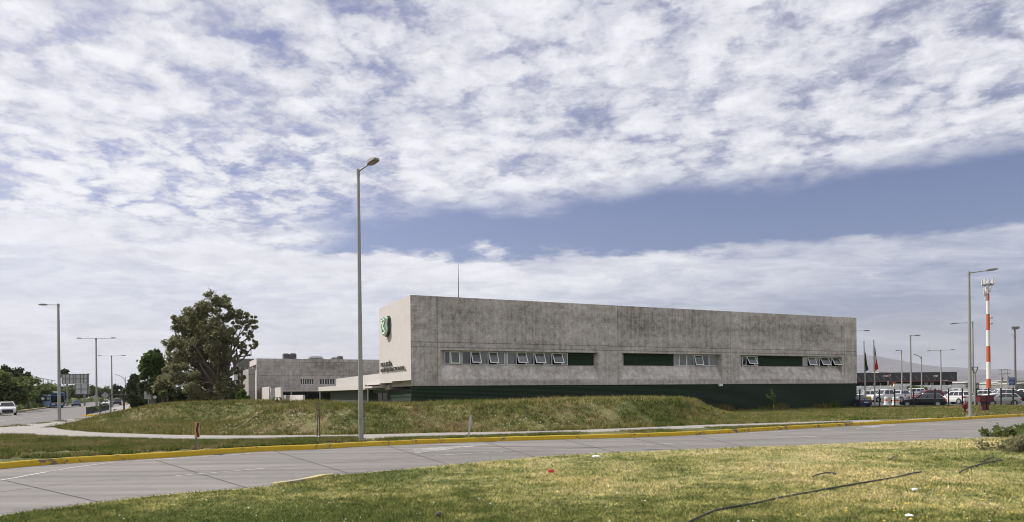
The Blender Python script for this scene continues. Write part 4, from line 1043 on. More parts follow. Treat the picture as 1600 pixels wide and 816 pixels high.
bush(1650, 690, 31.8, 1.6, .52, 'leafy bush running out of the right edge of the lawn by the road', M_leaf_bush, 4200, .085, 6, 1.0)
bush(1616, 715, 23.8, 1.1, .46, 'dry twiggy grey-green bush nearer the camera at the right edge', M_leaf_dry, 5600, .06, 7, .7)
# ================================================================== LAMPS, POLES, SIGNS
M_pole = pbr('galvanised_pole', (0.30, 0.30, 0.275), .5, .25, var=.12, vscale=1.2)
M_head = pbr('lamp_head_grey', (0.24, 0.235, 0.215), .5, .1)
M_lens = pbr('lamp_lens', (0.30, 0.26, 0.20), .3)
def lamp_head(o, p, d, ln=.75, w=.32):
    """flat lantern whose inner end is at p and that points along d"""
    d = Vector(d).normalized(); s = Vector((-d.y, d.x, 0)).normalized(); u = d.cross(s) * -1
    if u.z < 0: u = -u
    def ring(t, hw, zt, zb): c = Vector(p) + d * t; return [c - s * hw + u * zb, c + s * hw + u * zb, c + s * hw * .92 + u * zt * .8, c + s * hw * .5 + u * zt, c - s * hw * .5 + u * zt, c - s * hw * .92 + u * zt * .8]
    m_ = MB(); m_.loft([ring(-.05, .06, .06, -.03), ring(.08, w * .42, .09, -.05), ring(.22, w * .5, .11, -.05), ring(ln * .8, w * .5, .09, -.05), ring(ln, w * .4, .04, -.04)])
    h = m_.build('lamp_head', M_head, o)
    m_ = MB(); c = Vector(p) + d * (ln * .5); e = d * ln * .3; g_ = s * w * .38; z = u * -.062
    m_.quad(c - e - g_ + z, c + e - g_ + z, c + e + g_ + z, c - e + g_ + z); m_.quad(c - e - g_ + z + u * .01, c + e - g_ + z + u * .01, c + e + g_ + z + u * .01, c - e + g_ + z + u * .01)
    m_.build('lens', M_lens, h)
def street_lamp(label, base, ht, arms, r0=.11, r1=.06, head=(.75, .32), curved=False, group='street lamps', head_r=.035):
    o = thing('street_lamp', label, 'street lamp', base, 0, group); m_ = MB()
    m_.tube([(0, 0, -.1), (0, 0, .9), (0, 0, ht * .5), (0, 0, ht)], [r0, r0 * .97, (r0 + r1) / 2, r1], 12); m_.build('pole', M_pole, o, smooth=True)
    m_ = MB(); m_.box(0, 0, -.02, r0 * 3.6, r0 * 3.6, .06)
    for sx in (-1, 1):
        for sy in (-1, 1): m_.tube([(sx * r0 * 1.4, sy * r0 * 1.4, .04), (sx * r0 * 1.4, sy * r0 * 1.4, .12)], .018, 5)
    m_.build('base_plate', M_pole, o)
    m_ = MB(); m_.box(0, -r0 * .98, .7, r0 * .9, .02, .32); m_.build('hatch', M_head, o)
    for (dx, dy, dz, ln) in arms:
        d = Vector((dx, dy, dz)).normalized(); a = Vector((0, 0, ht - .06)); b = a + d * ln
        m_ = MB()
        if curved:
            c0 = Vector((0, 0, ht - ln * .8)); pts = []
            for k in range(9):
                t = k / 8; pts.append(c0 * (1 - t) ** 2 + Vector((0, 0, ht)) * 2 * t * (1 - t) + (b + Vector((0, 0, .05))) * t * t)
            m_.tube(pts, [r1 * .9 - .012 * k / 2 * .4 for k in range(9)], 8)
        else: m_.tube([a, b], [head_r, head_r * .9], 8); m_.tube([a - Vector((0, 0, .2)), a + Vector((0, 0, .1))], r1 * 1.25, 10)
        m_.build('arm', M_pole, o, smooth=True); lamp_head(o, b, d, *head)
    return o
def lamp_at(px, py_base, py_top, label, arms, Y=None, z=0.05, **kw):
    b = G(px, py_base, z) if Y is None else GX(px, Y, z)
    ht = AT(px, py_top, b.y).z - b.z; return street_lamp(label, b, ht, arms, **kw)
lamp_at(564.3, 688.5, 266, 'tall grey street lamp on the kerb before the bank, lantern tilted up over the road', [(.50, -.52, .10, .85)], z=.17, r0=.112, r1=.06, head=(.62, .34))
lamp_at(1516.3, 650.5, 425.5, 'tall grey street lamp beside the red hydrant, arm pointing right', [(.985, .05, .13, 1.35)], z=.12, r0=.125, r1=.075, head=(.80, .30), head_r=.04)
lamp_at(93.0, 657.3, 475.5, 'grey street lamp on the paving at the left, arm pointing left over the avenue', [(-1, .1, .03, 1.15)], z=.05, r0=.15, r1=.09, head=(.75, .26))
lamp_at(151.0, 646, 529, 'nearer double-armed street lamp inside the bus stop railing', [(-1, .05, .05, 2.3), (1, -.05, .03, 2.3)], Y=106, r0=.15, r1=.09, head=(.75, .26))
lamp_at(175.0, 646, 556, 'farther double-armed street lamp behind the bus shelter', [(-1, .05, .03, 2.3), (1, -.05, .02, 2.3)], Y=150, r0=.17, r1=.1, head=(.75, .26))
lamp_at(196.0, 630, 589, 'nearer curved-arm street lamp at the end of the avenue', [(-1, .1, .25, 3.2)], Y=255, r0=.17, r1=.12, curved=True)
lamp_at(214.5, 630, 596, 'farther curved-arm street lamp at the end of the avenue', [(-1, .1, .25, 3.4)], Y=330, r0=.17, r1=.12, curved=True)
lamp_at(1520.8, 636, 503, 'street lamp just behind the hydrant lamp, thin arm pointing left', [(-1, .1, -.06, 2.0)], Y=92, r0=.13, r1=.08)
lamp_at(1423.5, 630, 524, 'street lamp in the car park behind the black wagon, short arm pointing right', [(1, 0, .02, .6)], Y=96, z=.1, r0=.13, r1=.09, head=(.7, .28))
lamp_at(1409.3, 626, 547.5, 'small street lamp left of the black wagon, short arm pointing left', [(-1, 0, .02, .45)], Y=135, z=.4, r0=.15, r1=.1, head=(.7, .28))
lamp_at(1440.3, 620, 557, 'curved-arm street lamp above the red car', [(-1, 0, .3, 1.1)], Y=150, z=.4, r0=.15, r1=.1, curved=True, head=(.6, .28))
lamp_at(1470.5, 622, 547, 'double-armed street lamp at the right end of the dark warehouse', [(-1, 0, -.04, 2.0), (1, 0, .03, 2.0)], Y=140, z=.5, r0=.15, r1=.09)
lamp_at(1326, 636, 516.8, 'street lamp behind the concrete block, only its arm sticking out at the right', [(1, 0, .01, 2.2), (-1, 0, .01, 2.2)], Y=97, z=.1)

# flood light mast at the far right
b = GX(1586.5, 130, .5); ht = AT(1586.5, 511, 130).z - .5; o = thing('flood_mast', 'tall brown floodlight mast with a flat head frame at the right edge', 'mast', b)
m_ = MB(); m_.tube([(0, 0, -.1), (0, 0, ht)], [.24, .16], 10); m_.build('pole', pbr('mast_brown', (.20, .175, .15), .6), o, smooth=True)
m_ = MB(); m_.box(0, 0, ht - .45, 1.2, .3, .12); m_.box(.1, 0, ht - .05, 1.5, .4, .12); m_.tube([(0, 0, ht * .885), (-.85, 0, ht * .885)], .05, 6); m_.build('head_frame', M_head, o)
for k in range(4):
    m_ = MB(); m_.box(-.45 + k * .36, -.12, ht - .32, .26, .22, .24); m_.build('floodlight', M_head, o)
# Y-topped camera pole
b = GX(1523.6, 84.5); ht = AT(1523.6, 583, 84.5).z; o = thing('camera_pole', 'pale pole with a Y-shaped head next to the hydrant lamp', 'pole', b)
m_ = MB(); m_.tube([(0, 0, -.1), (0, 0, ht)], [.11, .09], 10); m_.build('pole', M_pole, o, smooth=True)
m_ = MB(); m_.tube([(0, 0, ht - .1), (-.3, 0, ht + .45), (-.3, 0, ht + .7)], .06, 6); m_.tube([(0, 0, ht - .1), (.3, 0, ht + .45), (.3, 0, ht + .7)], .06, 6); m_.tube([(-.36, 0, ht + .7), (.42, 0, ht + .72)], .05, 6); m_.build('head_frame', pbr('dark_steel', (.1, .1, .1)), o)

# telecom mast
Y = 190; b = GX(1545, Y, .5); Zp = lambda py: AT(1545, py, Y).z - .5
o = thing('telecom_mast', 'tall red and white banded telecom mast with a crown of antennas', 'mast', b)
M_mred = pbr('mast_red', (.50, .105, .035), .5, var=.1); M_mwht = pbr('mast_white', (.70, .69, .66), .5, var=.06)
r_at = lambda z: .56 - .22 * z / Zp(437)
yb = [618, 592, 565.5, 541, 516, 491, 470, 459, 440]
for i, (y0, y1) in enumerate(zip(yb, yb[1:])):
    m_ = MB(); z0, z1 = max(Zp(y0), -.1), Zp(y1); m_.tube([(0, 0, z0), (0, 0, z1)], [r_at(z0), r_at(z1)], 14); m_.build('band', M_mred if i % 2 == 0 else M_mwht, o, smooth=True)
M_ant = pbr('antenna_white', (.60, .59, .56), .5, var=.08)
m_ = MB()
for zz, rr in ((Zp(444.5), 1.25), (Zp(446), 1.25), (Zp(455), .8)):
    m_.tube([(math.cos(a) * rr, math.sin(a) * rr, zz) for a in np.linspace(0, 2 * math.pi, 13)], .07, 5, caps=False)
    for a in np.linspace(0, 2 * math.pi, 7)[:-1]: m_.tube([(0, 0, zz), (math.cos(a) * rr, math.sin(a) * rr, zz)], .05, 5)
m_.build('platform', pbr('platform_steel', (.10, .10, .10), .6), o)
for k in range(9):
    a = k * 2 * math.pi / 9 + .2; m_ = MB(); m_.box(math.cos(a) * 1.3, math.sin(a) * 1.3, Zp(445.5), .30, .2, Zp(438.5) - Zp(445.5) + (k % 3) * .3, a); m_.build('panel_antenna', M_ant, o)
for k, (a, py) in enumerate([(3.6, 452), (.4, 451), (2.2, 453), (5.0, 450)]):
    m_ = MB(); m_.box(math.cos(a) * .85, math.sin(a) * .85, Zp(py) - 1.0, .26, .2, 1.6, a); m_.build('panel_antenna', M_ant, o)
for k, (dx, py, r) in enumerate([(-1.05, 459.5, .55), (-.75, 463, .42), (.55, 497, .4), (.6, 505.5, .38), (-.8, 468, .35)]):
    m_ = MB(); m_.tube([(dx, -.35, Zp(py)), (dx, -.55, Zp(py)), (dx, -.62, Zp(py))], [r * .8, r, r * .9], 14); m_.tube([(0, 0, Zp(py)), (dx, -.4, Zp(py))], .05, 5); m_.build('dish', M_ant, o)
m_ = MB(); m_.tube([(0, 0, Zp(440)), (0, 0, Zp(434.5))], .05, 6); m_.tube([(1.9, 0, Zp(444)), (1.95, 0, Zp(438))], .06, 5); m_.tube([(1.0, 0, Zp(444)), (1.9, 0, Zp(444))], .04, 5); m_.build('lightning_rod', M_mwht, o)

# flag poles
def cloth_mat(name, kind):
    m, t, b = newmat(name); uv = t.node('ShaderNodeAttribute', attribute_name='flag_uv'); x, y, z = t.sep(uv.outputs['Vector'])
    if kind == 'green': c = t.mix(t.ss(y, .18, .22), (.02, .02, .045), (.010, .062, .036))
    else:
        c = t.mix(t.ss(y, .47, .53), (.50, .035, .025), (.72, .70, .68)); can = t.mul(t.ss(y, .49, .51), t.ss(x, .36, .33)); c = t.mix(can, c, (.015, .035, .16))
        d2 = t.m('SQRT', t.add(t.m('POWER', t.sub(x, .17), 2.0), t.m('POWER', t.mul(t.sub(y, .75), .66), 2.0))); c = t.mix(t.ss(d2, .075, .06), c, (.72, .7, .68))
    t.put(b.inputs['Base Color'], c); b.inputs['Roughness'].default_value = .8; b.inputs['Sheen Weight'].default_value = .2; return m
def flag_pole(px, py_base, py_top, Y, label, flab, kind, px_top, f_top, f_bot, fw):
    b = GX(px, Y, .05); ht = AT(px, py_top, Y).z - .05
    o = thing('flag_pole', label, 'flag pole', b, 0, 'flag poles by the car park'); tx = (px_top - px) * Y / F
    m_ = MB(); m_.tube([(0, 0, -.1), (tx * .5, 0, ht * .5), (tx, 0, ht)], [.085, .07, .045], 10); m_.build('pole', pbr('flag_pole_grey', (.42, .41, .38), .5, .2), o, smooth=True)
    m_ = MB(); m_.tube([(tx, 0, ht), (tx, 0, ht + .06), (tx, 0, ht + .16)], [.05, .08, .02], 8); m_.build('finial', pbr('finial', (.45, .40, .25), .4), o)
    m_ = MB(); m_.tube([(0.08, -.06, .9), (tx + .06, -.06, ht - .1)], .008, 4); m_.box(.06, -.09, 1.0, .04, .05, .14); m_.build('halyard', pbr('rope', (.5, .49, .45), .9), o)
    # limp cloth: columns fall further the farther they are from the pole and fold back and forth
    z1 = AT(px, f_top, Y).z - .05; z0 = AT(px, f_bot, Y).z - .05; hh = (z1 - z0) * .62; nu, nv = 26, 22; V = []; UV = []
    for j in range(nv + 1):
        for i in range(nu + 1):
            u, v = i / nu, j / nv; drop = (z1 - z0) * .38 * u ** .8
            wv = fw * (.16 + .84 * (1 - v) ** .7) * (1 - .25 * math.sin(v * 3)); x = tx * (z1 / ht) + .06 + wv * (0.5 - .5 * math.cos(u * math.pi * 2.2 + v * .7)) * (.35 + .65 * u)
            y = .14 * math.sin(u * 9 + v * 2.0) * (.3 + .7 * u) - .05; V.append((x, y, z1 - hh * (1 - v) - drop)); UV.append((u, v, 0))
    idx = np.arange((nu + 1) * (nv + 1)).reshape(nv + 1, nu + 1); Q = np.stack([idx[:-1, :-1], idx[:-1, 1:], idx[1:, 1:], idx[1:, :-1]], -1).reshape(-1, 4)
    f = np_mesh('flag', V, Q, cloth_mat(kind + '_flag_cloth', kind), None, k=4, smooth=True); at = f.data.attributes.new('flag_uv', 'FLOAT_VECTOR', 'POINT'); at.data.foreach_set('vector', np.array(UV, np.float32).ravel())
    f.location = b; tag(f, flab, 'flag', 'flags hanging limp')
flag_pole(1352.2, 640, 535, 83, 'pale flag pole at the corner of the concrete block carrying the green flag', 'limp dark green flag hanging from the left pole', 'green', 1350.8, 547, 583, .55)
flag_pole(1367, 640, 533, 83, 'pale flag pole carrying the red, white and blue flag', 'limp red, white and blue flag hanging from the right pole', 'red', 1366, 538.5, 582.5, .62)

# chevron board at the kerb
M_orange = pbr('sign_orange', (.60, .30, .14), .5, var=.08); M_black = pbr('sign_black', (.012, .012, .012), .5, var=0); M_postg = pbr('post_grey', (.17, .17, .18), .6, .2)
b = G(308, 703.3, .16); hz = AT(308, 659.5, b.y).z - .16; o = thing('chevron_sign', 'narrow orange board with a black chevron on a grey post by the yellow kerb', 'road sign', b, R(95))
m_ = MB(); m_.box(0, .03, -.1, .07, .05, hz); m_.build('post', M_postg, o)
bh = hz * .56; m_ = MB(); m_.box(0, -.01, hz - bh, .46, .025, bh); m_.build('plate', M_orange, o, bevel=.004)
m_ = MB(); zc_ = hz - bh / 2; y = -.029
for sg in (1, -1):
    m_._a([(-.18, y, zc_), (.02, y, zc_), (.19, y, zc_ + sg * bh * .45), (-.01, y, zc_ + sg * bh * .45)] + [(-.18, y + .005, zc_), (.02, y + .005, zc_), (.19, y + .005, zc_ + sg * bh * .45), (-.01, y + .005, zc_ + sg * bh * .45)], [(0, 1, 2, 3), (7, 6, 5, 4), (0, 4, 5, 1), (1, 5, 6, 2), (2, 6, 7, 3), (3, 7, 4, 0)])
m_.build('chevron', M_black, o)
# sign seen edge-on, leaning
b = G(732, 685, .15); hz = AT(735, 648.5, b.y).z - .15; o = thing('edge_on_sign', 'thin leaning grey sign post seen edge-on before the bank', 'road sign', b, R(82)); o.rotation_euler = (R(0), R(6), R(82)); o.rotation_euler = (0, R(0), R(82))
m_ = MB(); m_.M = Matrix.Rotation(R(5), 4, 'X'); m_.box(0, 0, -.1, .06, .06, hz); m_.build('post', pbr('post_pale', (.42, .42, .43), .4, .4), o)
m_ = MB(); m_.M = Matrix.Rotation(R(5), 4, 'X'); m_.box(0, -.055, hz * .42, .34, .02, hz * .58); m_.build('plate', pbr('plate_back', (.5, .5, .5), .5, .4), o)

# fire hydrant
b = G(1508.6, 645.5, .12); o = thing('fire_hydrant', 'dark red fire hydrant on the grass left of the street lamp', 'fire hydrant', b)
M_hyd = pbr('hydrant_red', (.13, .012, .016), .4, var=.15)
m_ = MB(); m_.tube([(0, 0, -.05), (0, 0, .05), (0, 0, .06), (0, 0, .14), (0, 0, .15), (0, 0, .62), (0, 0, .64), (0, 0, .70), (0, 0, .71), (0, 0, .80), (0, 0, .88), (0, 0, .91)], [.2, .2, .15, .15, .125, .125, .19, .19, .15, .15, .09, .04], 14); m_.build('barrel', M_hyd, o, smooth=True)
m_ = MB(); m_.tube([(0, 0, .90), (0, 0, .99)], .045, 5); m_.build('cap_nut', M_hyd, o)
for an in (-.2, math.pi + .2, -1.6):
    m_ = MB(); d = Vector((math.cos(an), math.sin(an), 0)); m_.tube([d * .1 + Vector((0, 0, .52)), d * .22 + Vector((0, 0, .52)), d * .225 + Vector((0, 0, .52)), d * .28 + Vector((0, 0, .52))], [.075, .075, .095, .095], 10); m_.build('nozzle', M_hyd, o)
m_ = MB(); m_.box(.03, -.13, .20, .09, .02, .1); m_.build('tag', M_white, o)
# twin dark red cabinets on two legs
b = G(1539, 645.5, .12); b = GX(1539.5, 62, .1); sc_ = 62 / F
o = thing('hose_cabinet', 'dark red twin cabinet on two legs on the grass right of the hydrant', 'cabinet', b); zt_ = AT(1538, 618.5, 62).z - .1; zb_ = AT(1538, 628.3, 62).z - .1
for i, (a, c) in enumerate(((1527.8, 1537.6), (1538.0, 1550))):
    xa, xb = (a - 1539.5) * sc_, (c - 1539.5) * sc_; m_ = MB(); m_.box2(xa, xb, -.25, .25, zb_, zt_); bx = m_.build('box', pbr('cabinet_red', (.105, .018, .022), .6, var=.25) if i == 0 else pbr('cabinet_maroon', (.075, .014, .026), .6, var=.3), o, bevel=.015)
    m_ = MB(); m_.box2(xa + .05, xb - .05, -.27, -.253, zb_ + .05, zt_ - .05); m_.build('door', MATS['cabinet_red'] if i == 0 else MATS['cabinet_maroon'], bx)
m_ = MB(); m_.box2(-.72, .66, -.3, .3, zt_, zt_ + .04); m_.build('lid', MATS['cabinet_maroon'], o)
for px in (1535.8, 1542.2):
    x = (px - 1539.5) * sc_; m_ = MB(); m_.box2(x - .1, x + .1, -.1, .1, -.1, zb_); m_.build('leg', pbr('leg_maroon', (.10, .016, .04), .6), o)
m_ = MB()
# fence of dark posts and wire mesh along the car park
fp = [1343.5, 1374, 1398, 1427.5, 1461, 1482, 1503.5, 1526, 1545, 1564, 1583, 1604, 1626]
f0 = GX(1340, 80.0); o = thing('mesh_fence', 'dark green wire mesh fence with slim posts along the car park', 'fence', f0)
M_fence = pbr('fence_green', (.012, .022, .02), .5, var=.05); hF = AT(1400, 608.5, 80).z
XP = [GX(p, 80.0).x - f0.x for p in fp]
for x in XP:
    m_ = MB(); m_.box(x, 0, -.1, .11, .11, hF + .1); m_.box(x, 0, hF, .14, .14, .03); m_.build('post', M_fence, o)
m_ = MB(); x = -.4
while x < XP[-1]: m_.tube([(x, 0, .05), (x, 0, hF - .1)], .0045, 3, caps=False); x += .12
for zz in (.1, .6, 1.1, 1.6, hF - .1): m_.tube([(-.4, 0, zz), (XP[-1], 0, zz)], .009, 4)
m_.build('mesh_panel', M_fence, o)

# -------- left side: bus stop, signs, billboard
b0, b1 = G(135.5, 648.6, .16), G(170.5, 641.5, .16); o = thing('railing', 'dark green mesh railing round the bus stop island', 'railing', b0); d = b1 - b0
M_rail = pbr('railing_green', (.030, .048, .042), .5, var=.05); hr = AT(135.5, 636.2, b0.y).z - .16
m_ = MB(); nP = 6
for k in range(nP):
    m_ = MB(); q = d * k / (nP - 1); m_.box(q.x, q.y, -.05, .08, .08, hr + .05); m_.build('post', M_rail, o)
m_ = MB()
for zz in (hr - .03, hr * .93, .2, .08): m_.tube([(0, 0, zz), (d.x, d.y, zz)], .025, 5)
for k in range(150): q = d * k / 149; m_.tube([(q.x, q.y, .1), (q.x, q.y, hr - .05)], .016, 4, caps=False)
m_.build('mesh_panel', M_rail, o)
sb = G(173.5, 646, .16); o = thing('bus_shelter', 'dark bus shelter with flat brown roof and advertising side panel', 'bus shelter', sb, R(30)); Ys = sb.y; ht = AT(173.5, 617.5, Ys).z - .16
m_ = MB(); m_.box2(-.3, 1.7, -.3, 4.2, ht, ht + .12); m_.build('roof', pbr('shelter_brown', (.14, .10, .08), .6), o)
for x, y in ((0, 0), (1.45, 0), (0, 2), (0, 4), (1.45, 4)):
    m_ = MB(); m_.box(x, y, -.1, .11, .11, ht + .1); m_.build('post', pbr('shelter_dark', (.035, .04, .042), .5), o)
m_ = MB(); m_.box2(-.02, .04, .12, 1.9, .15, ht - .2); m_.build('side_panel', MATS['shelter_dark'], o)
m_ = MB(); m_.box2(-.02, .02, 2.1, 3.9, .3, ht - .3); m_.build('back_panel', glass('shelter_glass', (.12, .13, .13)), o)
m_ = MB(); m_.loft([[(.3, y, .0), (.38, y, .0), (.38, y, .42), (.62, y, .42), (.62, y, .48), (.3, y, .48)] for y in (.5, 3.5)]); m_.build('bench', MATS['shelter_dark'], o)

def plate_sign(name, label, px, py_base, py_c, size_px, Y, shape, mat, cat='road sign', post=None, group='road signs on the left'):
    b = GX(px, Y); zc_ = AT(px, py_c, Y).z; s = size_px * Y / F; o = thing(name, label, cat, b, R(15), group)
    m_ = MB(); m_.tube([(0, .04, -.1), (0, .04, zc_ + s * .35)], max(.035, .06), 6); m_.build('post', post or M_postg, o)
    m_ = MB(); m_.M = Matrix.Translation((0, 0, zc_)) @ Matrix.Rotation(R(90), 4, 'X')
    if shape == 'diamond': m_.prism([(0, -s * .7), (s * .7, 0), (0, s * .7), (-s * .7, 0)], -.01, .015)
    elif shape == 'round': m_.prism([(math.cos(a) * s / 2, math.sin(a) * s / 2) for a in np.linspace(0, 2 * math.pi, 17)[:-1]], -.01, .015)
    else: m_.prism([(-s * shape / 2, -s / 2), (s * shape / 2, -s / 2), (s * shape / 2, s / 2), (-s * shape / 2, s / 2)], -.01, .015)
    m_.build('plate', mat, o)
    m_ = MB(); m_.box(0, .02, zc_ - s * .2, s * .5, .03, .05); m_.box(0, .02, zc_ + s * .15, s * .5, .03, .05); m_.build('bracket', M_postg, o); return o
M_back = pbr('sign_back_grey', (.30, .305, .31), .5, .3, var=.1); M_wsign = pbr('sign_white', (.60, .61, .61), .5, var=.05)
plate_sign('diamond_sign', 'grey back of a diamond road sign by the railing of the bus stop', 164.3, 645, 618, 8, 108, 'diamond', M_back)
plate_sign('round_sign', 'round sign back left of the nearer double lamp', 149.5, 640, 620, 6, 118, 'round', M_back)
plate_sign('board_sign', 'large grey rectangular sign back beside the rounded tree', 230.3, 633, 617.8, 12, 92, .75, pbr('board_back', (.42, .43, .43), .5, .2), post=pbr('dark_post', (.05, .05, .055), .5))
plate_sign('diamond_sign', 'small pale diamond sign below the rounded tree', 242.2, 632, 620.8, 4.6, 90, 'diamond', M_wsign)
plate_sign('round_sign', 'blue-grey round sign near the yellow median kerb', 222, 632, 621.5, 4.2, 130, 'round', pbr('sign_blue_grey', (.10, .12, .2), .5))
plate_sign('round_sign', 'white round sign just left of the bus', 67, 634, 623, 4.6, 150, 'round', M_wsign)
plate_sign('round_sign', 'small white round sign between the bus and the dark car', 115.5, 634, 627.5, 3.6, 170, 'round', M_wsign)
plate_sign('board_sign', 'grey rectangular sign under the trees beside the white car', 30.5, 641, 622.5, 8, 128, .72, M_back)
plate_sign('board_sign', 'white street-name board above the orange marker post', 40.3, 641, 611.6, 3.8, 130, 1.9, M_wsign)
# orange and black banded marker post with signal lamp
Y = 128; b = GX(43.8, Y); zt_ = AT(43.8, 613.6, Y).z; o = thing('marker_post', 'black post with orange bands at the kerb behind the white car', 'post', b)
m_ = MB(); m_.tube([(0, 0, -.1), (0, 0, zt_)], .11, 8); m_.build('pole', M_black, o)
for py in (615.2, 619.5, 623.3, 627.6):
    z = AT(43.8, py, Y).z; m_ = MB(); m_.tube([(0, 0, z - .17), (0, 0, z + .15)], .16 if py > 616 else .21, 10); m_.build('band', pbr('band_orange', (.75, .13, .03), .5, var=0), o)
m_ = MB(); m_.box(0, 0, -.05, .9, .5, .16); m_.build('base_plate', M_orange, o)
# billboard seen from behind
Y = 178; xm = lambda p: (p - 118) * Y / F; zz = lambda p: AT(118, p, Y).z; b = GX(118, Y); o = thing('billboard', 'weathered white billboard seen from behind above the street trees', 'billboard', b, R(0))
M_bb = pbr('billboard_back', (.50, .50, .49), .7, var=.18, vscale=.8); M_bbf = pbr('billboard_frame', (.20, .20, .20), .6)
m_ = MB(); m_.box2(xm(97.5), xm(139), 0, .15, zz(599.3), zz(584.5)); m_.build('panel', M_bb, o)
m_ = MB(); m_.box2(xm(117.5), xm(139.3), 0, .15, zz(616), zz(600.2)); m_.build('panel', M_bb, o)
m_ = MB()
for p in (97.5, 103, 109, 115, 119, 126, 131, 137, 139): m_.box2(xm(p) - .07, xm(p) + .07, -.2, -.05, zz(599.3), zz(584))
for p in (118, 127, 137, 139): m_.box2(xm(p) - .07, xm(p) + .07, -.2, -.05, zz(616.4), zz(600))
for p, a in ((585, 97.5), (599.3, 97.5), (592, 97.5), (616, 117.5), (608, 117.5)): m_.box2(xm(a), xm(139.3), -.16, -.04, zz(p) - .08, zz(p) + .08)
m_.build('frame', M_bbf, o)
m_ = MB(); m_.tube([(xm(139), 0, zz(586)), (xm(141.5), 0, zz(584.3))], .06, 5); m_.build('lamp_arm', M_bbf, o)
for p in (104, 131):
    m_ = MB(); m_.tube([(xm(p), .3, -.1), (xm(p), .3, zz(600))], .22, 8); m_.build('post', M_bbf, o)
# frame of a long greenhouse-like structure behind the trees
o = thing('steel_frame', 'thin steel frame with posts and a sloping top rail behind the left trees', 'structure frame', GX(70, 210))
m_ = MB(); Y = 210
tp = [(47, 588.5), (60, 590), (72, 592.5), (85, 595)]
m_.tube([AT(x, y, Y) - o.location for x, y in tp], .12, 5)
for x, y in [(51.5, 589), (59.5, 590), (67.5, 591.5), (75, 593), (81, 594)]: a = AT(x, y, Y) - o.location; m_.tube([a, (a.x, a.y, 0)], .13, 5)
m_.build('frame', pbr('frame_grey', (.30, .31, .32), .5, .3), o)
# small flag on a pole by the board sign
b = GX(232.5, 96); Y = 96; o = thing('flag_pole', 'short pale flag pole with a small flag beside the grey sign board', 'flag pole', b, 0, 'flag poles by the trees'); ht = AT(232.5, 588, Y).z
m_ = MB(); m_.tube([(0, 0, -.1), (0, 0, ht)], [.08, .05], 8); m_.build('pole', M_pole, o)
m_ = MB(); m_.tube([(0, 0, ht), (0, 0, ht + .12)], [.07, .02], 6); m_.build('finial', M_pole, o)
V = []; UV = []
for j in range(9):
    for i in range(13):
        u, v = i / 12, j / 8; V.append((.06 + .5 * u * (1 - .5 * v) + .05, .12 * math.sin(u * 8), AT(232, 607.5, Y).z + .75 * v + .45 * (1 - u))); UV.append((u, v, 0))
idx = np.arange(9 * 13).reshape(9, 13); Q = np.stack([idx[:-1, :-1], idx[:-1, 1:], idx[1:, 1:], idx[1:, :-1]], -1).reshape(-1, 4)
f = np_mesh('flag', V, Q, MATS['red_flag_cloth'], None, k=4, smooth=True); at = f.data.attributes.new('flag_uv', 'FLOAT_VECTOR', 'POINT'); at.data.foreach_set('vector', np.array(UV, np.float32).ravel()); f.location = b
tag(f, 'small red, white and blue flag before the rounded tree', 'flag', 'flags hanging limp')
# ================================================================== VEHICLES
M_tyre = pbr('tyre_rubber', (.015, .015, .016), .85, var=.1); M_rim = pbr('rim_alloy', (.40, .41, .42), .35, .7, var=.05); M_rimd = pbr('rim_dark', (.09, .09, .095), .4, .5)
M_cglass = pbr('car_glass', (.018, .022, .026), .04, var=0, spec=.9); M_hl = pbr('headlight_glass', (.62, .63, .64), .12, var=0); M_tl = pbr('taillight_red', (.36, .012, .018), .2, var=0); M_trim = pbr('black_trim', (.02, .02, .021), .6, var=0)
def paint(n, c): return pbr('paint_' + n, c, .3, 0.0, var=.03, coat=0 if max(c) < .15 else .4, spec=.3)
PAINT = dict(white=paint('white', (.70, .70, .69)), black=paint('black', (.012, .012, .014)), red=paint('red', (.17, .014, .022)), silver=paint('silver', (.36, .37, .38)), grey=paint('grey', (.12, .125, .13)), blue=paint('blue', (.03, .05, .10)), dark=paint('dark', (.035, .037, .042)))
KIND = {  # L, W, H, hood z, belt z, (x of windscreen foot, roof front, roof rear, rear glass foot), tail z
    'sedan': (4.55, 1.78, 1.46, .80, .93, (.95, .30, -.95, -1.65), .98),
    'hatch': (4.0, 1.72, 1.50, .84, .96, (.95, .35, -1.45, -1.92), .98),
    'suv': (4.6, 1.86, 1.70, .98, 1.08, (.95, .35, -1.75, -2.2), 1.10),
    'wagon': (4.85, 1.85, 1.52, .82, .95, (.95, .25, -1.75, -2.3), 1.0),
    'pickup': (5.25, 1.86, 1.82, 1.05, 1.14, (1.05, .50, -.75, -.95), 1.14),
    'van': (4.9, 1.9, 2.05, 1.05, 1.22, (1.55, .95, -2.25, -2.42), 1.25)}
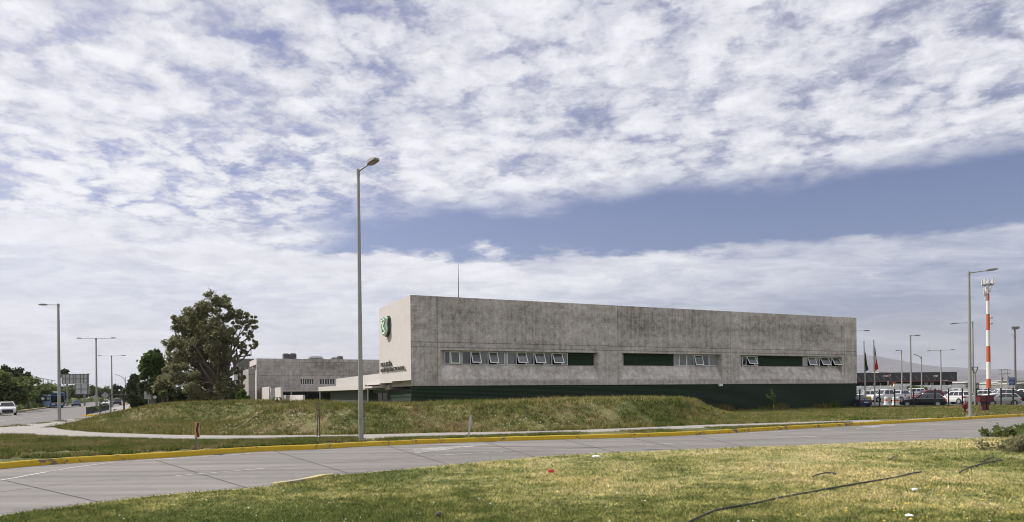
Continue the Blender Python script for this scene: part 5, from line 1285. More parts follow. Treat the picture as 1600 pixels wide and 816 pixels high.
def car(name, label, kind, col, loc, head, group, cat='car', extras=()):
    L, Wd, Hh, zh, zb, (xw, xr, xq, xt), zt = KIND[kind]; hw = Wd / 2; h = L / 2
    o = thing(name, label, cat, loc, head, group); bm = PAINT[col]
    def ring(x, z0, z1, w): return [(x, -w * .90, z0), (x, -w * .99, z0 + .14), (x, -w, z0 + (z1 - z0) * .6), (x, -w * .965, z1 - .06), (x, -w * .86, z1), (x, 0, z1 + .025), (x, w * .86, z1), (x, w * .965, z1 - .06), (x, w, z0 + (z1 - z0) * .6), (x, w * .99, z0 + .14), (x, w * .9, z0)]
    g = .2 if kind not in ('suv', 'pickup') else .27
    m_ = MB(); m_.loft([ring(h, g + .16, zh - .20, hw * .76), ring(h - .10, g + .03, zh - .09, hw * .9), ring(h - .45, g, zh - .02, hw * .98), ring(xw + .05, g, zb - .01, hw), ring(0, g, zb + .01, hw), ring(xt + .15, g, max(zt, zb) - .005, hw), ring(-h + .35, g + .02, zt - .01, hw * .97), ring(-h + .08, g + .05, zt - .10, hw * .92), ring(-h, g + .16, zt - .3, hw * .82)])
    # cabin
    wr = hw * .70; wb = hw * .93; zc = zb - .02
    def cr(x, z, w): return [(x, -w, z), (x, w, z)]
    bx = [(xw, -wb, zc), (xt, -wb, zc), (xt, wb, zc), (xw, wb, zc)]; rx = [(xr, -wr, Hh - .05), (xq, -wr, Hh - .05), (xq, wr, Hh - .05), (xr, wr, Hh - .05)]
    tx = [(xr - .12, -wr * .86, Hh), (xq + .1, -wr * .86, Hh), (xq + .1, wr * .86, Hh), (xr - .12, wr * .86, Hh)]
    m_.loft([bx, rx, tx])
    if kind == 'pickup': m_.box2(-h + .12, -1.05, -hw * .9, -hw * .80, 1.08, 1.2); m_.box2(-h + .12, -1.05, hw * .80, hw * .9, 1.08, 1.2); m_.box2(-h + .06, -h + .14, -hw * .9, hw * .9, 1.0, 1.2)
    bo = m_.build('body', bm, o, smooth=True)
    if kind == 'pickup':
        q = MB(); q.box2(-h + .16, -1.0, -hw * .79, hw * .79, 1.145, 1.175); q.build('load_bed', M_trim, o)
    # glass
    def pane(nm, A, B, C, D, u0, u1, v0, v1):
        A, B, C, D = map(Vector, (A, B, C, D)); P = lambda u, v: (A.lerp(B, u)).lerp(D.lerp(C, u), v)
        nrm = (B - A).cross(D - A).normalized(); cc = (A + B + C + D) / 4
        if nrm.dot(cc - Vector((cc.x * .6, 0, cc.z))) < 0: nrm = -nrm
        a = [P(u0, v0) + nrm * .01, P(u1, v0) + nrm * .01, P(u1, v1) + nrm * .01, P(u0, v1) + nrm * .01]
        q = MB(); q.loft([a, [p - nrm * .03 for p in a]]); return q.build(nm, M_cglass, o)
    pane('windshield', bx[0], bx[3], rx[3], rx[0], .05, .95, .10, .93)
    pane('rear_window', bx[1], bx[2], rx[2], rx[1], .06, .94, .22, .9)
    for A, B, C, D in ((bx[0], bx[1], rx[1], rx[0]), (bx[3], bx[2], rx[2], rx[3])):
        if kind == 'pickup': cuts = ((.10, .50), (.55, .93))
        elif kind in ('sedan',): cuts = ((.16, .50), (.54, .86))
        else: cuts = ((.13, .40), (.435, .68), (.715, .93))
        for u0, u1 in cuts: pane('side_window', A, B, C, D, u0, u1, .12, .88)
    r = .33 if kind not in ('suv', 'pickup') else .37
    for xx in (h - .86, -h + .88):
        for s in (-1, 1):
            q = MB(); q.tube([(xx, s * (hw - .22), r), (xx, s * (hw - .20), r), (xx, s * (hw - .01), r), (xx, s * (hw + .012), r)], [r * .9, r, r, r * .93], 18); w = q.build('wheel', M_tyre, o)
            q = MB(); q.tube([(xx, s * (hw + .0), r), (xx, s * (hw + .02), r)], r * .66, 14)
            q.build('rim', M_rim if col != 'x' else M_rimd, w)
            q = MB(); rr = r * 1.14; a = [(xx + math.cos(t) * rr, s * (hw * .93), r + math.sin(t) * rr) for t in np.linspace(0, 2 * math.pi, 19)[:-1]]; q.loft([a, [(p[0], s * (hw + .004), p[2]) for p in a]]); q.build('wheel_arch', M_trim, o)
    for s in (-1, 1):
        q = MB(); q.loft([[(h + .006, s * hw * .50, zh - .30), (h - .02, s * hw * .50, zh - .14), (h - .20, s * hw * .93, zh - .13), (h - .20, s * hw * .93, zh - .27)], [(h - .1, s * hw * .5, zh - .28), (h - .1, s * hw * .5, zh - .13), (h - .4, s * hw * .93, zh - .10), (h - .4, s * hw * .93, zh - .27)]]); q.build('headlight', M_hl, o)
        q = MB(); q.box2(-h + .02, -h + .30, s * hw * .58, s * hw * .955, zt - .30, zt - .12); q.build('taillight', M_tl, o, bevel=.02)
        q = MB(); q.box(xw - .25, s * (hw + .08), zb - .02, .12, .18, .13); q.build('mirror', bm, o, bevel=.02)
    q = MB(); q.loft([[(h - .12, -hw * .6, g + .06), (h + .012, -hw * .6, g + .06), (h + .012, -hw * .6, zh - .24), (h - .12, -hw * .6, zh - .24)], [(h - .12, hw * .6, g + .06), (h + .012, hw * .6, g + .06), (h + .012, hw * .6, zh - .24), (h - .12, hw * .6, zh - .24)]]); q.build('grille', M_trim, o)
    q = MB(); q.box2(-h - .012, -h + .1, -.26, .26, zt - .42, zt - .30); q.build('number_plate', M_wsign, o)
    if 'rails' in extras:
        q = MB()
        for s in (-1, 1): q.tube([(xr - .2, s * wr * .95, Hh - .02), (xr - .3, s * wr * .95, Hh + .05), (xq + .3, s * wr * .95, Hh + .05), (xq + .1, s * wr * .95, Hh - .02)], .02, 5)
        q.build('roof_rail', M_rim, o)
        q = MB()
        for s in (-1, 1): q.tube([(xw - .1, s * (wb + .02), zb + .01), (xt + .1, s * (wb + .02), zb + .01), (xq, s * (wr + .05), Hh - .12), (xr + .05, s * (wr + .05), Hh - .1), (xw - .1, s * (wb + .02), zb + .01)], .014, 4)
        q.build('chrome_trim', M_rim, o)
    return o
AVG = 'vehicles on the avenue'
# avenue: direction of travel towards the camera is about (0.5,-0.87)
ha = math.atan2(-.87, .5)
car('car', 'white car driving towards us at the left edge', 'suv', 'white', GX(11, 90, .0), ha + .12, AVG, extras=('rails',))
for nm, lab, kd, cl, px, Y, hd in [('car', 'dark blue car coming along the avenue right of the bus', 'sedan', 'blue', 119, 166, ha), ('parked_car', 'white car behind the railing of the bus stop', 'hatch', 'white', 164.5, 172, ha),
    ('parked_car', 'black car seen under the shelter roof beyond the bus stop', 'suv', 'black', 183, 190, ha), ('parked_car', 'distant white van at the end of the avenue under the curved lamps', 'van', 'white', 206, 250, ha + 3.14), ('parked_car', 'distant silver car left of the white van at the avenue end', 'sedan', 'silver', 197, 270, ha),
    ('parked_car', 'white car far off under the shelter edge', 'hatch', 'white', 186, 235, ha)]:
    car('car', lab, kd, cl, GX(px, Y, .0), hd, AVG)
# blue bus
b = GX(84, 150); o = thing('bus', 'blue city bus with dark windscreen coming along the avenue', 'bus', b, ha + .18, AVG)
M_blue = pbr('bus_blue', (.022, .085, .24), .35, var=.05, coat=.4)
m_ = MB(); Lb_, Wb, Hb = 10.5, 2.55, 3.2; m_.box2(-Lb_ / 2, Lb_ / 2, -Wb / 2, Wb / 2, .32, Hb); m_.build('body', M_blue, o, bevel=.14, smooth=True)
q = MB(); q.box2(Lb_ / 2 - .05, Lb_ / 2 + .015, -1.12, 1.12, 1.15, 2.5); q.build('windshield', M_cglass, o)
q = MB(); q.box2(Lb_ / 2 - .05, Lb_ / 2 + .02, -.95, .95, 2.62, 2.95); q.build('destination_display', M_black, o)
for s in (-1, 1):
    for k in range(6): q = MB(); x0 = -Lb_ / 2 + .5 + k * 1.62; q.box2(x0, x0 + 1.5, s * Wb / 2 - .02, s * (Wb / 2 + .012), 1.35, 2.55); q.build('side_window', M_cglass, o)
    q = MB(); q.box2(Lb_ / 2 - .05, Lb_ / 2 + .02, s * .72 - .25, s * .72 + .25, .62, .85); q.build('headlight', M_hl, o, bevel=.02)
    q = MB(); q.tube([(Lb_ / 2 - .1, s * Wb / 2, 2.5), (Lb_ / 2 + .35, s * (Wb / 2 + .25), 2.45), (Lb_ / 2 + .35, s * (Wb / 2 + .25), 2.05)], .06, 5); q.build('mirror', M_trim, o)
    for xx in (Lb_ / 2 - 2.4, -Lb_ / 2 + 2.9):
        q = MB(); q.tube([(xx, s * (Wb / 2 - .3), .48), (xx, s * (Wb / 2 + .01), .48)], .48, 16); w = q.build('wheel', M_tyre, o); q = MB(); q.tube([(xx, s * Wb / 2, .48), (xx, s * (Wb / 2 + .025), .48)], .26, 12); q.build('rim', M_rim, w)
q = MB(); q.box2(Lb_ / 2 - .05, Lb_ / 2 + .025, -1.1, 1.1, .92, 1.08); q.build('front_stripe', pbr('bus_yellow', (.55, .36, .06), .5), o)
q = MB(); q.box2(-Lb_ / 2 + 1.5, Lb_ / 2 - 2, -.8, .8, Hb - .02, Hb + .2); q.build('roof_unit', M_white, o, bevel=.05)
# car park
PG = 'cars in the car park'
V_ = [ # kind, colour, px, Y, heading deg, label, extras
    ('wagon', 'black', 1442, 84.2, 146, 'black estate car with roof rails parked nearest the fence', ('rails',)),
    ('suv', 'white', 1494, 92, 100, 'white car seen from behind left of the hydrant', ('rails',)),
    ('suv', 'grey', 1513, 96, 60, 'grey car hidden behind the hydrant lamp', ()),
    ('hatch', 'silver', 1563, 84.6, 165, 'silver hatchback close to the fence behind the red cabinets', ()),
    ('sedan', 'blue', 1333.5, 84.5, 100, 'dark blue car peeping out at the corner of the concrete block', ()),
    ('pickup', 'white', 1384, 104, 186, 'white pickup truck with black wheels beyond the barrels', ()),
    ('suv', 'white', 1410, 108, 35, 'white car right of the pickup truck, facing away', ()),
    ('suv', 'white', 1352, 106, 172, 'white car behind the yellow container', ()),
    ('suv', 'white', 1367, 122, 170, 'white car roof between the two flag poles', ()),
    ('suv', 'red', 1448, 104, 176, 'dark red car behind the black estate car', ()),
    ('sedan', 'silver', 1467, 112, 178, 'silver car right of the dark red one', ()),
    ('sedan', 'white', 1481, 122, 176, 'white car in the second row behind the white one seen from behind', ()),
    ('suv', 'white', 1502, 112, 150, 'pale car above the one seen from behind', ()),
    ('hatch', 'white', 1529, 108, 168, 'white car between the two lamp posts', ()),
    ('suv', 'white', 1563, 104, 166, 'white car behind the silver hatchback', ('rails',)),
    ('sedan', 'dark', 1583, 103, 160, 'black car left of the white one at the right edge', ()),
    ('suv', 'white', 1600, 105, 110, 'white car with a red tail light cut by the right edge', ()),
    ('suv', 'grey', 1510, 138, 170, 'grey car in the back row under the Y-topped pole', ()),
    ('sedan', 'silver', 1537, 136, 172, 'silver car in the back row left of the red and white mast', ()),
    ('sedan', 'silver', 1559, 134, 172, 'silver car in the back row right of the mast', ()),
    ('suv', 'white', 1425, 126, 170, 'white van-like car in the back row left of the dark red car', ()),
    ('hatch', 'white', 1490, 140, 170, 'small white car in the back row under the double lamp', ())]
for kd, cl, px, Y, hd, lab, ex in V_:
    car('parked_car', lab, kd, cl, GX(px, Y, lot_z(Y) + .006), R(hd), PG, extras=ex)

# yellow container and striped barrels
def at_lot(px, Y): return GX(px, Y, lot_z(Y) + .006)
o = thing('yellow_container', 'yellow wheeled waste container by the corner of the concrete block', 'container', at_lot(1351, 87), R(10)); M_yc = pbr('container_yellow', (.62, .46, .012), .5, var=.1)
m_ = MB(); m_.loft([[(-.42, -.36, .15), (.42, -.36, .15), (.42, .36, .15), (-.42, .36, .15)], [(-.52, -.45, 1.15), (.52, -.45, 1.15), (.52, .45, 1.15), (-.52, .45, 1.15)]]); m_.build('body', M_yc, o, bevel=.03)
m_ = MB(); m_.box(0, 0, 1.155, 1.1, .95, .08); m_.build('lid', M_yc, o, bevel=.03)
for s in (-1, 1): m_ = MB(); m_.tube([(s * .3, -.2, .12), (s * .3, -.12, .12)], .12, 10); m_.build('wheel', M_tyre, o)
m_ = MB(); m_.box(.1, -.45, .55, .4, .03, .25); m_.build('plate', M_trim, o)
for px, Y, lab in [(1384.5, 92, 'white traffic barrel nearest the flag poles'), (1397.5, 90, 'white traffic barrel with an orange band, middle one'), (1402.5, 90, 'white traffic barrel with an orange band, right one')]:
    o = thing('traffic_barrel', lab, 'barrel', at_lot(px, Y), 0, 'traffic barrels'); m_ = MB(); m_.tube([(0, 0, 0), (0, 0, .1), (0, 0, .11), (0, 0, .98), (0, 0, 1.02)], [.34, .34, .28, .23, .15], 14); m_.build('body', M_white, o, smooth=True)
    m_ = MB(); m_.tube([(0, 0, .5), (0, 0, .72)], [.262, .252], 14); m_.build('band', pbr('barrel_orange', (.65, .2, .07), .5), o)
    m_ = MB(); m_.tube([(-.1, 0, 1.0), (-.1, 0, 1.1), (.1, 0, 1.1), (.1, 0, 1.0)], .02, 5); m_.build('handle', M_white, o)
# low concrete block behind the flag poles and low pavement step
o = tag(MB().box(0, 0, 0, 2.6, .5, .32).build('concrete_bench', pbr('bench_concrete', (.38, .36, .33), .8), None, bevel=.03, loc=GX(1357, 84.5, .02)), 'low pale concrete block at the foot of the flag poles', 'bench')

# boundary wall, warehouse, hills' foot
Yw = 168
o = thing('boundary_wall', 'long pale panel wall behind the car park', 'wall', GX(1250, Yw, .5)); x1 = GX(1508, Yw).x - o.location.x; hwl = AT(1400, 602.6, Yw).z - .5
m_ = MB(); px_ = 0
M_bw = pbr('wall_panel', (.78, .77, .73), .85, var=.15, vscale=.5)
m_.box2(0, x1, 0, .2, -1, hwl); m_.build('wall', M_bw, o)
m_ = MB()
for k in range(int(x1 / 2.4)): m_.box(k * 2.4, -.12, -1, .16, .2, hwl + 1.04)
m_.build('pier', pbr('pier_concrete', (.55, .54, .51), .85), o)
m_ = MB(); m_.box2(GX(1396, Yw).x - o.location.x, GX(1424, Yw).x - o.location.x, -.2, -.01, hwl - .3, hwl + .42); m_.build('raised_panel', M_bw, o)
rng = np.random.default_rng(31); P = []
for k in range(5200):
    px = rng.uniform(1335, 1600); Y = rng.uniform(155, 164); b = GX(px, Y, .55); hh = .35 + .5 * (math.sin(px * .12) * .5 + .5) + (1.3 if 1418 < px < 1448 else 0) + (.4 if px > 1500 else 0); P.append((b.x, b.y, .5 + hh * rng.uniform(0, 1) ** .8))
tag(leaves('scrub', np.array(P), .45, M_leaf_green, None, rng), 'strip of green scrub before the pale boundary wall', kind='stuff')
for i, (px, c) in enumerate([(1430, M_leaf_dark), (1441, M_leaf_big)]):
    b = GX(px, 158, .5); tree('shrub', ['dark bush before the pale boundary wall behind the red car', 'olive bush before the boundary wall under the curved lamp'][i], b, [(0, 0, 1.1, .9), (.7, .2, .9, .7), (-.7, 0, .8, .7)], .3, 700, c, .06, 'shrubs at the boundary wall', seed=300 + i, sub=5, cat='shrub')
Yh = 300
a = GX(1255, Yh, .5); o = thing('warehouse', 'long dark grey warehouse with a red line and dock doors beyond the boundary wall', 'warehouse', a); x1 = GX(1495.5, Yh).x - a.x; ztop = AT(1420, 582, Yh).z - .5; zred = AT(1420, 596.2, Yh).z - .5
Mw = pbr('warehouse_grey', (.036, .037, .044), .6, var=.1, vscale=.1)
m_ = MB(); m_.box2(0, x1, 0, 40, zred, ztop); m_.box2(0, x1, 6, 40, -1, zred); m_.build('wall', Mw, o)
m_ = MB(); m_.box2(0, x1, -.12, -.004, zred - .1, zred + .35); m_.build('red_line', pbr('dull_red', (.15, .05, .055), .6), o)
m_ = MB(); m_.box2(0, x1, 3.2, 3.4, -1, zred - .15); m_.build('dock_wall', M_dark, o)
fx = lambda p: GX(p, Yh).x - a.x
for p in (1344, 1362, 1374, 1383, 1393, 1405, 1415, 1434, 1452, 1462, 1490):
    m_ = MB(); xa = fx(p); t_ = 1.4; m_._a([(xa, -.05, zred + .5), (xa + .28, -.05, zred + .5), (xa + .28 - t_, -.05, zred + 2.6), (xa - t_, -.05, zred + 2.6), (xa, -.01, zred + .5), (xa + .28, -.01, zred + .5), (xa + .28 - t_, -.01, zred + 2.6), (xa - t_, -.01, zred + 2.6)], [(0, 1, 2, 3), (7, 6, 5, 4), (0, 4, 5, 1), (1, 5, 6, 2), (2, 6, 7, 3), (3, 7, 4, 0)]); m_.build('stripe', pbr('stripe_grey', (.20, .17, .18), .6), o)
for p0, p1, y0, y1 in ((1451, 1457, 603, 597.5), (1460, 1466, 603, 597.5), (1480, 1484, 604, 596)):
    m_ = MB(); m_.box2(fx(p0), fx(p1), 3.0, 3.19, AT(1450, y0, Yh).z - .5, AT(1450, y1, Yh).z - .5); m_.build('dock_door', pbr('dock_pale', (.36, .35, .34), .7), o)
m_ = MB(); m_.box2(fx(1386), fx(1388.5), -.5, 0, -1, zred + .4); m_.build('column', pbr('dock_column', (.36, .35, .36), .7), o)
for p in (1371, 1382): m_ = MB(); m_.box(fx(p), 3.05, AT(1371, 601, Yh).z - .5, .5, .2, .5); m_.build('lamp', M_white, o)
for k in range(5): m_ = MB(); m_.box(fx(1473 + k * 1.8), -.2, AT(1473, 595, Yh).z - .5, .3, .1, .3); m_.build('lamp', M_white, o)
def wtext(txt, px0, px1, py, hpx):
    cu = bpy.data.curves.new('lettering', 'FONT'); cu.body = txt; cu.extrude = .03; cu.offset = .02; t_ = bpy.data.objects.new('lettering', cu); COL.objects.link(t_); bpy.context.view_layer.update()
    w = t_.dimensions.x; hh = t_.dimensions.y; me = bpy.data.meshes.new_from_object(t_.evaluated_get(bpy.context.evaluated_depsgraph_get())); bpy.data.objects.remove(t_)
    sx = (fx(px1) - fx(px0)) / w; sz = hpx * Yh / F / hh; me.transform(Matrix(((sx, 0, 0, fx(px0)), (0, 0, -1, -.12), (0, sz, 0, AT(px0, py, Yh).z - .5), (0, 0, 0, 1)))); me.materials.clear(); me.materials.append(M_white)
    q = bpy.data.objects.new('lettering', me); COL.objects.link(q); q.parent = o
wtext('cargo', 1380.3, 1388.5, 588.4, 2.6); wtext('cargo', 1459, 1465.5, 588.3, 3.0)
m_ = MB(); m_.M = Matrix.Translation((fx(1390.8), -.1, AT(1390, 586.8, Yh).z - .5)) @ Matrix.Rotation(R(90), 4, 'X'); m_.prism([(math.cos(t) * .34, math.sin(t) * .62) for t in np.linspace(0, 6.283, 13)[:-1]], -.04, .04); m_.build('red_logo', pbr('logo_red', (.55, .05, .06), .5), o)
m_ = MB(); m_.box(fx(1390.8), -.17, AT(1390, 588, Yh).z - .5, .16, .05, .9); m_.build('logo_bar', M_white, o)
m_ = MB(); m_.box2(fx(1385), fx(1400), 6, 12, ztop, ztop + .45); m_.build('roof_unit', pbr('roof_cream', (.5, .47, .36), .7), o)
# orange excavator-like machine seen above the wall: tall bushes of orange leaves in the photograph, built as autumn shrub
b = GX(1394, 200, .5); tree('shrub', 'orange-leaved bush rising above the boundary wall in front of the warehouse', b, [(-.6, 0, 2.6, .5), (.5, 0, 2.9, .55), (1.2, .2, 2.7, .45), (0, 0, 1.8, .6)], .3, 500, foliage('leaf_orange', (.16, .06, .02), (.30, .12, .035), (.38, .2, .07)), .07, seed=311, sub=5, cat='shrub')
# low buildings at the far right
for i, (p0, p1, y1, Y, c, lab) in enumerate([(1508, 1530, 598.5, 330, (.42, .41, .38), 'pale low industrial shed left of the red and white mast'), (1548, 1578, 600, 320, (.36, .355, .34), 'grey low industrial shed behind the utility poles'), (1560, 1604, 596, 420, (.46, .42, .34), 'cream coloured distant hangar at the right edge'), (1584, 1625, 600.5, 300, (.20, .20, .205), 'dark grey low shed at the right edge before the cream hangar')]):
    b = GX(p0, Y, .5); o = thing('shed', lab, 'shed', b); w = GX(p1, Y).x - b.x; hh = AT((p0 + p1) / 2, y1, Y).z - .5
    m_ = MB(); m_.box2(0, w, 0, 14, -1, hh); m_.build('wall', pbr('shed_%d' % i, c, .7, var=.15, vscale=.3), o)
    m_ = MB(); m_.side([(-.3, hh), (w + .3, hh), (w + .3, hh + .15), (w / 2, hh + .7), (-.3, hh + .15)], -.4, 14.4); m_.build('roof', pbr('shed_roof', (.40, .40, .39), .6), o)
    for k in range(4): m_ = MB(); m_.box(w * (k + .5) / 4, -.06, .2, w * .09, .1, hh * .6); m_.build('door', pbr('shed_door', (.12, .12, .125), .6), o)
    m_ = MB()
# low pale fence and red-line canopy right of the warehouse
o = thing('canopy', 'low dark canopy roof right of the warehouse', 'canopy', GX(1496, 260, .5)); w = GX(1530, 260).x - GX(1496, 260).x; zc_ = AT(1510, 599.5, 260).z - .5
m_ = MB(); m_.box2(0, w, 0, 5, zc_ - .3, zc_); m_.build('roof', Mw, o)
for k in range(5): m_ = MB(); m_.box(w * k / 4, .3, -1, .25, .25, zc_ + .6); m_.build('post', M_back, o)
# utility poles
for px, ytop, Y, lab in [(1565, 577, 205, 'wooden utility pole with crossarms right of the mast'), (1574.5, 577, 235, 'second utility pole, just left of the blue sign')]:
    b = GX(px, Y, .5); ht = AT(px, ytop, Y).z - .5; o = thing('utility_pole', lab, 'utility pole', b, .3, 'utility poles')
    m_ = MB(); m_.tube([(0, 0, -.5), (0, 0, ht)], [.22, .14], 8); m_.build('pole', pbr('pole_concrete', (.30, .28, .25), .85), o)
    for z in (ht - .3, ht - 1.5):
        m_ = MB(); m_.box(0, -.1, z, 2.4, .12, .14)
        for x in (-1.1, -.6, .6, 1.1): m_.tube([(x, -.1, z + .1), (x, -.1, z + .35)], .06, 5)
        m_.build('crossarm', pbr('crossarm', (.16, .15, .14), .8), o)
    m_ = MB(); m_.tube([(.3, 0, ht - 3.4), (.3, 0, ht - 2.2)], .28, 8); m_.build('transformer', M_back, o)
# blue traffic sign
Y = 128; b = GX(1581, Y, .5); o = thing('traffic_sign', 'blue rectangular direction sign with white text lines near the right edge', 'road sign', b)
s = Y / F; z0, z1 = AT(1581, 602, Y).z - .5, AT(1581, 590, Y).z - .5; x0, x1 = (1576.2 - 1581) * s, (1586 - 1581) * s
m_ = MB(); m_.tube([(.3, .1, -.5), (.3, .1, z1)], .06, 6); m_.tube([(-.3, .1, -.5), (-.3, .1, z1)], .06, 6); m_.build('post', M_postg, o)
m_ = MB(); m_.box2(x0, x1, -.02, .02, z0, z1); m_.build('plate', pbr('sign_blue', (.018, .06, .22), .5, var=.05), o)
m_ = MB(); rng = np.random.default_rng(3)
for k in range(5):
    z = z1 - .2 - k * .25; x = x0 + .1
    while x < x1 - .2: w = rng.uniform(.06, .16); m_.box2(x, min(x + w, x1 - .06), -.035, -.022, z, z + .06); x += w + .07
m_.build('text_line', M_wsign, o)
# ================================================================== HOSE, LITTER, GRASS
M_hose = pbr('black_hose', (.012, .012, .013), .5, var=.2)
def hose(px, label, rad=.024, lift=0.045, group=None):
    P = curve_pts(px, .05, 8); rng = np.random.default_rng(len(px)); m_ = MB()
    m_.tube([(p.x, p.y, lift + .004 * math.sin(i * .37) + .02) for i, p in enumerate(P)], rad, 7)
    return tag(m_.build('hose', M_hose, None, smooth=True), label, 'hose', group)
hose([(1040, 838), (1085, 813), (1112, 801), (1140, 794.5), (1180, 787.5), (1230, 777), (1290, 765.5), (1340, 757), (1400, 746.5), (1424, 741), (1440, 738.2)], 'long black hose snaking across the dry lawn', .02, group='black irrigation hoses')
hose([(1500, 739), (1515, 731), (1535, 725.5), (1555, 721.5), (1566, 719.5)], 'black hose end curving into the dry bush at the right edge', .018, group='black irrigation hoses')
hose([(1536, 722), (1545, 717), (1553, 715.8)], 'short black hose stub beside the dry bush', .018, group='black irrigation hoses')
hose([(1270, 747.5), (1282, 743), (1292, 741.2), (1306, 742.4)], 'short arched piece of black hose lying alone on the lawn', .017, .07, group='black irrigation hoses')
hose([(1390, 719.5), (1394, 717.5), (1398.5, 714.5)], 'tiny black hose end sticking up in the middle of the lawn', .018, .06, group='black irrigation hoses')
hose([(700, 754), (760, 750), (815, 747)], 'thin dark streak half sunk in the grass near the island kerb', .016, -.012, group='black irrigation hoses')  # thin black tube laid along a dark streak in the grass
def crumple(name, px, py, s, mat, label, seed, z=.05):
    rng = np.random.default_rng(seed); bm = bmesh.new(); bmesh.ops.create_icosphere(bm, subdivisions=2, radius=1)
    for v in bm.verts: v.co *= rng.uniform(.55, 1.15); v.co.x *= s[0]; v.co.y *= s[1]; v.co.z *= s[2]
    me = bpy.data.meshes.new(name); bm.to_mesh(me); bm.free(); me.materials.append(mat); o = bpy.data.objects.new(name, me); COL.objects.link(o); p = G(px, py, z); p.z = z + s[2] * .6; o.location = p
    return tag(o, label, 'litter')
crumple('crumpled_can', 861, 738, (.10, .06, .05), pbr('litter_red', (.55, .03, .04), .5), 'small crumpled red wrapper on the lawn', 2, .08)
crumple('plastic_bag', 932, 714.5, (.17, .10, .045), pbr('litter_white', (.75, .75, .75), .6), 'crumpled white plastic bag at the lawn edge', 3, .08)
crumple('paper_scrap', 1429, 766, (.07, .05, .03), MATS['litter_white'], 'white paper scrap on the lawn right of the long hose', 4, .08)
crumple('paper_scrap', 1420, 807, (.07, .06, .03), MATS['litter_white'], 'torn white paper scrap at the bottom right of the lawn', 5, .08)
crumple('stone', 685, 806, (.06, .05, .04), pbr('dark_stone', (.07, .065, .06), .9), 'small dark stone at the bottom of the lawn', 6, .06)

from bpy import data as D_
def point_in(poly, X, Y):
    inside = np.zeros(len(X), bool); n = len(poly); j = n - 1
    for i in range(n):
        xi, yi = poly[i]; xj, yj = poly[j]
        c = ((yi > Y) != (yj > Y)) & (X < (xj - xi) * (Y - yi) / (yj - yi + 1e-12) + xi); inside ^= c; j = i
    return inside
def unproj(px, py, z):
    dx = px - CX; dy = py - HY; u = (dx - RHO * dy) / F; v = -(dy + RHO * dx) / F; Y = (z - H) / v; return u * Y, Y
def blades(name, X, Y, Z, h, w, mat, rng, lean=.45):
    n = len(X); a = rng.uniform(0, 2 * np.pi, n); b = rng.uniform(0, 2 * np.pi, n); hh = h * rng.uniform(.45, 1.3, n); ww = w * rng.uniform(.6, 1.4, n)
    base = np.column_stack([X, Y, Z]); s = np.column_stack([np.cos(a), np.sin(a), np.zeros(n)]) * ww[:, None] / 2
    tip = base + np.column_stack([np.cos(b) * lean * hh, np.sin(b) * lean * hh, hh])
    V = np.stack([base - s, base + s, tip], 1).reshape(-1, 3)
    o = np_mesh(name, V, np.arange(3 * n).reshape(n, 3), mat, None, k=3); return o
rng = np.random.default_rng(55)
# lawn: samples spread evenly over what the lawn covers in view, each blade standing at its own place
poly = [(p.x, p.y) for p in nb] + [(70, 8), (-40, 8)]
n = 330000; px = rng.uniform(-60, 1660, n); py = rng.uniform(672, 835, n)
X, Y = unproj(px, py, .03); jx = rng.normal(size=n) * .07; ok = point_in(poly, X, Y + jx) & (Y > 3); X, Y = X[ok], Y[ok]
mb_l = blade_mat('lawn_blade', 'lawn')
h = 0.045 + .02 * np.sin(X * .9) * np.sin(Y * .8) 
hgt = np.where(rng.random(len(X)) < .12, .085, h) * (.8 + .25 * np.clip((Y - 10) / 20, 0, 1))
tag(blades('lawn_grass', X, Y, np.full(len(X), .028), hgt, .014 + .0007 * Y, mb_l, rng, .75), 'short patchy lawn grass on the island', kind='stuff')
# clover flowers and dandelions in the lawn
def dots(name, X, Y, Z, s, mat, rng):
    n = len(X); c = np.column_stack([X, Y, Z]); an = np.linspace(0, 2 * np.pi, 6)[:-1]
    ring = np.stack([np.column_stack([np.cos(a) * s, np.sin(a) * s, np.full(n, .0)]) for a in an], 1); V = (c[:, None, :] + ring)
    top = c + np.array([0, 0, 1.0]) * np.asarray(s)[:, None] * .8; V = np.concatenate([V, top[:, None, :]], 1).reshape(-1, 3)
    b = np.arange(n)[:, None, None] * 6; Fc = np.array([[k, (k + 1) % 5, 5] for k in range(5)])[None] + b; return np_mesh(name, V, Fc.reshape(-1, 3), mat, None, k=3)
M_petal = pbr('petal_white', (.74, .74, .70), .7, var=.05); M_petal_y = pbr('petal_yellow', (.62, .44, .02), .7, var=.05)
n = 70; px = rng.uniform(1100, 1620, n); py = rng.uniform(715, 830, n); X, Y = unproj(px, py, .05)
tag(dots('yellow_flowers', X, Y, np.full(n, .07), rng.uniform(.012, .03, n), M_petal_y, rng), 'yellow dandelion heads in the lawn', kind='stuff')
n = 130; px = rng.uniform(150, 1600, n); py = 725 + 95 * rng.random(n) ** .7; X, Y = unproj(px, py, .05); ok = point_in(poly, X, Y); X, Y = X[ok], Y[ok]
tag(dots('clover_flowers', X, Y, np.full(len(X), .06), rng.uniform(.006, .02, len(X)), M_petal, rng), 'small white clover heads in the lawn', kind='stuff')

# weeds on the verge between kerb and path: tufts of leaf-like blades
VA = np.array([[p.x, p.y] for p in vA]); VB = np.array([[p.x, p.y] for p in vB])
def verge_pts(n, c0, c1):
    c = rng.uniform(c0, c1, n); t = rng.random(n); f = lambda A, k: np.interp(c, xs, A[:, k])
    return f(VA, 0) * (1 - t) + f(VB, 0) * t, f(VA, 1) * (1 - t) + f(VB, 1) * t, .18 * (1 - t) + .06 * t, t, c
def tufts(X, Y, Z, k, spread):
    n = len(X); r = rng.normal(size=(n, k, 2)) * spread; return (X[:, None] + r[..., 0]).ravel(), (Y[:, None] + r[..., 1]).ravel(), np.repeat(Z, k)
mb_b = blade_mat('weed_blade', 'verge', .3, 1.1)
